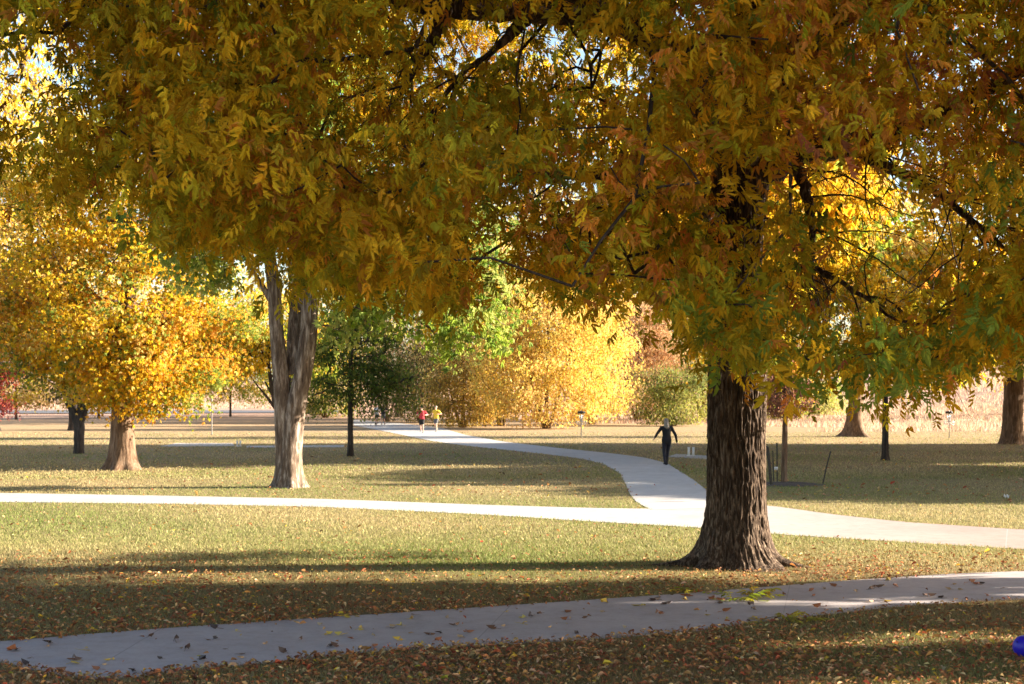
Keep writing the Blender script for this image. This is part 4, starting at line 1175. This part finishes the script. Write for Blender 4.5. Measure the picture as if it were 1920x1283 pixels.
SKIN = plain_mat('skin', (0.50, 0.31, 0.23), 0.5, 0.06)
HAIR_B = plain_mat('grey_blond_hair', (0.22, 0.18, 0.14), 0.5, 0.3, 60)
HAIR_D = plain_mat('brown_hair', (0.05, 0.03, 0.02), 0.5, 0.3, 60)
CLOTH = {n: plain_mat(n + '_cloth', c, 0.85, 0.12) for n, c in (('black', (0.009, 0.009, 0.011)), ('navy', (0.012, 0.012, 0.022)), ('red', (0.45, 0.03, 0.05)), ('yellow', (0.70, 0.48, 0.04)), ('white', (0.75, 0.74, 0.72)), ('grey', (0.10, 0.10, 0.11)))}


def hand(s, wrist, elbow, side, curl=0.5):
    w = np.array(wrist, float); d = w - np.array(elbow, float); d /= np.linalg.norm(d)
    across = np.array([0, 1.0, 0]) - d * d[1]; across /= np.linalg.norm(across)     # thumb side faces forward
    nrm = np.cross(across, d) * side
    s.cap(w, w + d * 0.045, 0.026, 0.030); s.cap(w + d * 0.03 + across * 0.018, w + d * 0.085 + across * 0.02, 0.016, 0.014); s.cap(w + d * 0.03 - across * 0.018, w + d * 0.078 - across * 0.022, 0.016, 0.013)
    for i, (o, ln) in enumerate(((0.028, 0.072), (0.010, 0.080), (-0.009, 0.075), (-0.027, 0.058))):
        b = w + d * 0.08 + across * o; m = b + d * ln * 0.55 - nrm * 0.012 * curl * 2; e = m + d * ln * 0.42 - nrm * 0.028 * curl * 2
        s.cap(b, m, 0.0095, 0.009); s.cap(m, e, 0.009, 0.0075)
    b = w + d * 0.025 + across * 0.024; m = b + d * 0.035 + across * 0.03; s.cap(b, m, 0.012, 0.010); s.cap(m, m + d * 0.03 + across * 0.008, 0.010, 0.008)


def person(label, loc, rz, J, hair, hair_long, top, bottom, scale=1.0, shorts=False, sleeves='long', hem=0.82, group=None):
    """J: joints in metres, x to the person's right, y forward, z up (1.70 m tall)"""
    t = thing('person', label, 'person', loc, group, rz); t.scale = (scale,) * 3
    lean = J.get('lean', 0.03)
    def torso(s, g, z0=0.80):
        tor = [(0.80, 0.150, 0.105), (0.90, 0.172, 0.118), (0.97, 0.165, 0.112), (1.08, 0.135, 0.098), (1.20, 0.145, 0.105), (1.30, 0.165, 0.112), (1.38, 0.165, 0.095), (1.43, 0.11, 0.075), (1.455, 0.06, 0.055)]
        s.sweep([((0, lean * (z - 0.9) / 0.5, z), rx + g, ry + g) for z, rx, ry in tor if z >= z0 - 1e-6])
    H = J['head']; hx, hy, hz_ = H
    b = Solid()
    torso(b, 0.0)
    b.cap((0, lean * 1.05, 1.40), (hx, hy - 0.01, hz_ - 0.09), 0.056, 0.050)
    b.ball((hx, hy - 0.008, hz_ + 0.02), (0.076, 0.094, 0.100)); b.ball((hx, hy + 0.022, hz_ - 0.055), (0.055, 0.062, 0.058))
    b.ball((hx, hy + 0.092, hz_ - 0.015), (0.011, 0.018, 0.022)); b.ball((hx, hy + 0.075, hz_ - 0.055), (0.024, 0.014, 0.010)); b.ball((hx, hy + 0.07, hz_ - 0.09), (0.026, 0.02, 0.016))
    for sd in (-1, 1): b.ball((hx + sd * 0.078, hy, hz_), (0.010, 0.020, 0.030))
    for sd, sh, el, wr in ((-1, J['shL'], J['elL'], J['wrL']), (1, J['shR'], J['elR'], J['wrR'])):
        b.cap(sh, el, 0.050, 0.038); b.cap(el, wr, 0.038, 0.025); hand(b, wr, el, sd)
    for hp, kn, an in ((J['hpL'], J['knL'], J['anL']), (J['hpR'], J['knR'], J['anR'])):
        b.cap(hp, kn, 0.085, 0.055); b.cap(kn, an, 0.052, 0.036); b.cap(np.array(kn) * 0.68 + np.array(an) * 0.32 + np.array([0, -0.015, 0]), np.array(kn) * 0.5 + np.array(an) * 0.5, 0.054, 0.042)
        b.cap(np.array(an) + np.array([0, -0.03, -0.04]), np.array(an) + np.array([0, 0.13, -0.052]), 0.034, 0.026)
    b.build('body', SKIN, t)
    # eyes
    for sd in (-1, 1):
        e = Solid(); e.ball((hx + sd * 0.032, hy + 0.078, hz_ + 0.012), 0.011); e.build('eye', CLOTH['black'], t, 0.004, 0)
    # top
    s = Solid(); torso(s, 0.018, hem if hem in (0.80, 0.90, 0.97) else 0.80)
    for sh, el, wr in ((J['shL'], J['elL'], J['wrL']), (J['shR'], J['elR'], J['wrR'])):
        sh, el, wr = map(np.array, (sh, el, wr))
        if sleeves == 'long': s.cap(sh, el, 0.068, 0.053); s.cap(el, el + (wr - el) * 0.93, 0.053, 0.040)
        else: s.cap(sh, sh + (el - sh) * 0.6, 0.068, 0.060)
    s.build('jacket' if sleeves == 'long' else 'shirt', top, t)
    s = Solid(); s.sweep([((0, 0, z), rx, ry) for z, rx, ry in ((0.76, 0.13, 0.10), (0.84, 0.170, 0.125), (0.92, 0.186, 0.130), (0.99, 0.178, 0.124))])
    for hp, kn, an in ((J['hpL'], J['knL'], J['anL']), (J['hpR'], J['knR'], J['anR'])):
        hp, kn, an = map(np.array, (hp, kn, an))
        if shorts: s.cap(hp, hp + (kn - hp) * 0.72, 0.100, 0.085)
        else: s.cap(hp, kn, 0.095, 0.066); s.cap(kn, kn + (an - kn) * 1.0, 0.066, 0.050); s.cap(kn * 0.68 + an * 0.32 + np.array([0, -0.015, 0]), kn * 0.42 + an * 0.58, 0.064, 0.052)
    s.build('shorts' if shorts else 'leggings', bottom, t)
    for an in (J['anL'], J['anR']):
        an = np.array(an); s = Solid(); tilt = J.get('toe', 0.0)
        s.cap(an + np.array([0, -0.035, -0.038]), an + np.array([0, 0.06, -0.045]), 0.044, 0.044); s.cap(an + np.array([0, 0.05, -0.045]), an + np.array([0, 0.15, -0.056]), 0.044, 0.034)
        s.build('shoe', CLOTH['black'] if not shorts else CLOTH['grey'], t)
    s = Solid(); s.ball((hx, hy - 0.022, hz_ + 0.038), (0.088, 0.098, 0.100))
    if hair_long:
        s.cap((hx, hy - 0.075, hz_ - 0.02), (hx, hy - 0.125, hz_ - 0.20), 0.075, 0.070); s.cap((hx - 0.05, hy - 0.05, hz_ - 0.02), (hx - 0.075, hy - 0.09, hz_ - 0.21), 0.045, 0.04); s.cap((hx + 0.05, hy - 0.05, hz_ - 0.02), (hx + 0.075, hy - 0.09, hz_ - 0.21), 0.045, 0.04)
    s.build('hair', hair, t)
    return t


def joints(**kw):
    J = dict(head=(0, 0.05, 1.585), shL=(-0.185, 0.03, 1.375), elL=(-0.25, 0, 1.09), wrL=(-0.26, 0.1, 0.86), shR=(0.185, 0.03, 1.375), elR=(0.25, 0, 1.09), wrR=(0.26, 0.1, 0.86),
             hpL=(-0.085, 0, 0.87), knL=(-0.09, 0.03, 0.49), anL=(-0.09, 0, 0.09), hpR=(0.085, 0, 0.87), knR=(0.09, 0.03, 0.49), anR=(0.09, 0, 0.09))
    J.update(kw); return J


x, y = at(1250, 873)
person('woman in black jacket and leggings walking away along the curving path', (x, y, 0.012), R(8),
       joints(head=(0.0, 0.06, 1.585), elL=(-0.36, -0.05, 1.17), wrL=(-0.43, 0.02, 1.02), elR=(0.33, -0.03, 1.10), wrR=(0.40, 0.06, 0.86), knL=(-0.10, -0.02, 0.48), anL=(-0.11, -0.20, 0.12), knR=(0.07, 0.14, 0.50), anR=(0.05, 0.20, 0.085)),
       HAIR_B, True, CLOTH['black'], CLOTH['navy'])
bend = dict(elL=(-0.36, -0.08, 1.17), wrL=(-0.24, 0.13, 1.16), elR=(0.36, -0.08, 1.17), wrR=(0.22, 0.15, 1.22), lean=0.06)
x, y = at(791, 813)
person('jogger in red shirt and black shorts running on the curving path', (x, y, hz(x, y) + 0.012), R(172),
       joints(knL=(-0.09, 0.12, 0.50), anL=(-0.09, 0.02, 0.10), knR=(0.09, 0.06, 0.48), anR=(0.09, -0.12, 0.20), **bend), HAIR_D, False, CLOTH['red'], CLOTH['black'], 1.02, True, 'short', 0.90)
x, y = at(818, 810)
person('jogger in yellow shirt running just beside the one in red', (x, y, hz(x, y) + 0.012), R(150),
       joints(knL=(-0.09, 0.14, 0.50), anL=(-0.09, 0.10, 0.09), knR=(0.09, 0.0, 0.48), anR=(0.09, -0.22, 0.20), **bend), HAIR_B, False, CLOTH['yellow'], CLOTH['grey'], 1.02, True, 'short', 0.80)
x, y = at(707, 798)
person('jogger in white shirt half hidden under the dark green tree', (x, y, hz(x, y) + 0.012), R(160),
       joints(knL=(-0.09, 0.2, 0.55), anL=(-0.09, 0.08, 0.22), knR=(0.09, 0.02, 0.48), anR=(0.09, -0.05, 0.09), **bend), HAIR_D, False, CLOTH['white'], CLOTH['black'], 1.0, True, 'short', 0.90)
x, y = at(717, 798)
person('jogger in black shirt running right behind the one in white', (x, y + 0.8, hz(x, y) + 0.012), R(165),
       joints(knL=(-0.09, 0.05, 0.48), anL=(-0.09, -0.12, 0.14), knR=(0.09, 0.18, 0.53), anR=(0.09, 0.1, 0.12), **bend), HAIR_D, False, CLOTH['black'], CLOTH['grey'], 1.0, True, 'short', 0.90)

# ------------------------------------------------------------------ blue ball
m_, n_, l_, p_ = new_mat('blue_plastic'); p_.inputs['Base Color'].default_value = (0.022, 0.012, 0.42, 1); p_.inputs['Roughness'].default_value = 0.42
f_ = noise(n_, l_, 60, 3); b_ = n_.new('ShaderNodeBump'); b_.inputs['Strength'].default_value = 0.12; b_.inputs['Distance'].default_value = 0.004; l_.new(f_, b_.inputs['Height']); l_.new(b_.outputs[0], p_.inputs['Normal'])
x, y = at(1920, 1234)
t = thing('ball', 'shiny blue ball lying in the leafy grass near the lower path', 'ball', (x, y, 0))
bm = bmesh.new(); bmesh.ops.create_uvsphere(bm, u_segments=64, v_segments=40, radius=0.112)
for v in bm.verts:
    d = v.co.normalized()
    v.co = Matrix.Rotation(0.6, 3, 'X') @ (Matrix.Rotation(0.5, 3, 'Z') @ v.co)
me = bpy.data.meshes.new('shell'); bm.to_mesh(me); bm.free(); me.materials.append(m_); me.polygons.foreach_set('use_smooth', np.ones(len(me.polygons), bool))
o = bpy.data.objects.new('shell', me); o.location = (0, 0, 0.116); COL.objects.link(o); o.parent = t
a = Acc(); a.add(*tube(np.array([(-0.085, -0.05, 0.172), (-0.090, -0.054, 0.1765)]), np.array([0.008, 0.007]), 10)); a.build('valve', CLOTH['black'], t)

# ------------------------------------------------------------------ disc golf baskets, markers, posts, stakes
STEEL = plain_mat('galvanised_steel', (0.42, 0.42, 0.42), 0.4, 0.15, 20, 0.6)
DARKM = plain_mat('dark_paint', (0.025, 0.022, 0.02), 0.5, 0.2)
WHITE = plain_mat('white_paint', (0.78, 0.77, 0.74), 0.6, 0.06)
GREYM = plain_mat('weathered_post', (0.20, 0.18, 0.17), 0.7, 0.2)


def ring(acc, z, r, tr, k=28):
    a = np.linspace(0, 2 * np.pi, k + 1)
    acc.add(*tube(np.stack([np.cos(a) * r, np.sin(a) * r, np.full(k + 1, z)], -1), np.full(k + 1, tr), 6))


def lathe(acc, prof, k=24):
    a = np.linspace(0, 2 * np.pi, k, endpoint=False); pr = np.array(prof, float)
    v = np.stack([pr[:, None, 0] * np.cos(a), pr[:, None, 0] * np.sin(a), np.repeat(pr[:, 1:2], k, 1)], -1).reshape(-1, 3)
    n = len(pr); i = np.arange(n - 1)[:, None] * k + np.arange(k)[None]; j = np.arange(n - 1)[:, None] * k + (np.arange(k)[None] + 1) % k
    acc.add(v, np.stack([i, j, j + k, i + k], -1).reshape(-1, 4))


def golf_basket(px, py, label, sc=1.0):
    x, y = at(px, py)
    t = thing('disc_golf_basket', label, 'basket', (x, y, hz(x, y)), 'disc golf baskets on the lawn'); t.scale = (sc,) * 3
    a = Acc(); lathe(a, [(0.001, -0.05), (0.035, -0.05), (0.035, 1.60), (0.02, 1.62), (0.001, 1.62)]); a.build('pole', STEEL, t)
    a = Acc(); lathe(a, [(0.19, 1.44), (0.225, 1.44), (0.225, 1.56), (0.20, 1.575), (0.04, 1.585), (0.04, 1.57), (0.19, 1.55), (0.19, 1.44)]); a.build('chain_band', DARKM, t)
    a = Acc()
    for i in range(16):
        q = i / 16 * 6.283; s = np.linspace(0, 1, 9); r = 0.20 - 0.15 * s ** 0.75; z = 1.45 - 0.50 * s
        a.add(*tube(np.stack([np.cos(q) * r, np.sin(q) * r, z], -1), np.full(9, 0.007), 5))
    a.build('chains', STEEL, t)
    a = Acc(); ring(a, 0.98, 0.30, 0.012); ring(a, 0.89, 0.295, 0.008); ring(a, 0.80, 0.28, 0.010); ring(a, 0.80, 0.16, 0.008)
    for i in range(24):
        q = i / 24 * 6.283; c, s_ = math.cos(q), math.sin(q); a.add(*tube(np.array([(0.035 * c, 0.035 * s_, 0.80), (0.28 * c, 0.28 * s_, 0.80), (0.30 * c, 0.30 * s_, 0.98)]), np.full(3, 0.007), 5))
    a.build('tray', STEEL, t)


golf_basket(1090, 822, 'metal disc basket on a pole with dark top band before the golden thicket', 1.0)
golf_basket(1780, 822, 'disc basket on a thin pole standing before the rusty grass slope', 1.0)


def box(acc, c, s, bev=0.01):
    bm = bmesh.new(); bmesh.ops.create_cube(bm, size=1.0, matrix=Matrix.Translation(c) @ Matrix.Diagonal((*s, 1)))
    bmesh.ops.bevel(bm, geom=list(bm.edges), offset=bev, segments=2, affect='EDGES')
    bm.verts.index_update(); bmesh.ops.triangulate(bm, faces=bm.faces)
    acc.add(np.array([v.co[:] for v in bm.verts]), np.array([[v.index for v in f.verts] for f in bm.faces])); bm.free()


def tee_marker(px, py, w, h, gap, label):
    x, y = at(px, py)
    t = thing('tee_marker', label, 'marker', (x, y, hz(x, y) + 0.03), 'white tee markers beside the concrete pads')
    for sd in (-1, 1):
        a = Acc(); box(a, (sd * gap / 2, 0, h / 2 + 0.02), (w, 0.06, h)); box(a, (sd * gap / 2, 0, h + 0.032), (w * 1.15, 0.075, 0.024), 0.008); a.build('post', WHITE, t)
    a = Acc(); box(a, (0, 0, 0.012), (gap + w * 1.6, 0.12, 0.03), 0.006); a.build('base_plate', WHITE, t)


tee_marker(447.5, 838.5, 0.085, 0.25, 0.15, 'pair of low white posts beside the pad between two trunks')
tee_marker(1296, 856.5, 0.10, 0.33, 0.19, 'pair of low white posts on the pad beside the walker')


def post(name, label, px, py, h, r, mat, lean=(0, 0), group=None, cat='post', flat=False):
    x, y = at(px, py)
    t = thing(name, label, cat, (x, y, hz(x, y)), group)
    p = np.array([(0, 0, -0.1), (lean[0] * 0.5, lean[1] * 0.5, h * 0.5), (lean[0], lean[1], h)])
    a = Acc(); a.add(*tube(p, np.array([r, r, r * 0.95]), 8))
    if flat:   # T shaped steel post: a flange beside the web, studs and an anchor plate
        a.add(*tube(p + np.array([r * 1.3, 0, 0]), np.array([r * .6, r * .6, r * .6]), 6))
        for q in np.linspace(0.15, 0.95, 9): a.add(*tube(np.array([p[0] * 0 + np.array([lean[0] * q, lean[1] * q - r * 1.6, h * q]), np.array([lean[0] * q, lean[1] * q + r, h * q])]), np.array([r * .5, r * .5]), 5))
    a.build('shaft', mat, t)
    a = Acc(); lathe(a, [(0.001, h + r * 0.9), (r * 0.7, h + r * 0.8), (r * 1.25, h + r * 0.2), (r * 1.25, h - r * 1.2), (r * 0.9, h - r * 1.2)], 10)
    c = a.build('cap', mat, t); c.location = (lean[0], lean[1], 0)
    return t


G = 'dark stakes round the sapling'
t = post('stake', 'thick dark stake leaning against the big trunk side of the sapling', 1446, 911, 1.12, 0.030, DARKM, (-0.12, 0), G, 'stake', True)
t = post('stake', 'tall thin dark stake standing closest to the sapling', 1457, 905, 1.18, 0.014, DARKM, (-0.01, 0), G, 'stake', True)
a = Acc(); box(a, (-0.035, -0.03, 0.42), (0.11, 0.012, 0.10), 0.004); a.build('label_plate', WHITE, t)
t = post('stake', 'short thin dark stake between the thick one and the tall one', 1450.5, 903, 0.92, 0.013, DARKM, (-0.03, 0), G, 'stake', True)
t = post('stake', 'lone dark stake leaning in the grass away from the sapling', 1541, 908, 0.95, 0.015, DARKM, (0.26, 0.05), G, 'stake', True)
post('post', 'thin grey pole standing alone on the sunlit lawn beyond the orange maple', 397, 816, 2.3, 0.035, GREYM)
post('post', 'short white post under the maroon tree', 9, 778, 1.2, 0.09, WHITE)

# mulch ring under the sapling, paper scrap on the lawn
x, y = at(1475, 909)
r0 = np.random.default_rng(3); acc = Acc()
k = 40; a = np.linspace(0, 2 * np.pi, k, endpoint=False)
rr = np.array([1.0, 0.75, 0.45, 0.02]); zz = np.array([-0.01, 0.035, 0.06, 0.07])
v = np.stack([rr[:, None] * np.cos(a) * (1.15 + 0.06 * np.sin(3 * a)), rr[:, None] * np.sin(a) * (1 + 0.08 * np.sin(2 * a + 1)), np.repeat(zz[:, None], k, 1) + r0.normal(0, 0.008, (4, k))], -1).reshape(-1, 3)
i = np.arange(3)[:, None] * k + np.arange(k)[None]; j = np.arange(3)[:, None] * k + (np.arange(k)[None] + 1) % k
acc.add(v, np.stack([i, j, j + k, i + k], -1).reshape(-1, 4))
o = acc.build('mulch', plain_mat('bark_mulch', (0.055, 0.04, 0.03), 0.95, 0.5, 30)); o.location = (x, y, 0); tag(o, 'dark bark mulch spread round the sapling and its stakes', None, None, 'stuff')
x, y = at(1887, 935)
bm = bmesh.new(); bmesh.ops.create_grid(bm, x_segments=7, y_segments=7, size=0.07)
for v in bm.verts: v.co.z = 0.05 + 0.05 * math.sin(v.co.x * 60) * math.cos(v.co.y * 47) + random.uniform(-.01, .01); v.co.x *= 0.8
bmesh.ops.solidify(bm, geom=list(bm.faces), thickness=0.002)
me = bpy.data.meshes.new('paper_scrap'); bm.to_mesh(me); bm.free(); me.materials.append(WHITE)
o = bpy.data.objects.new('paper_scrap', me); o.location = (x, y, 0.012); COL.objects.link(o); tag(o, 'crumpled white paper scrap on the sunlit grass right of the big trunk', 'paper')
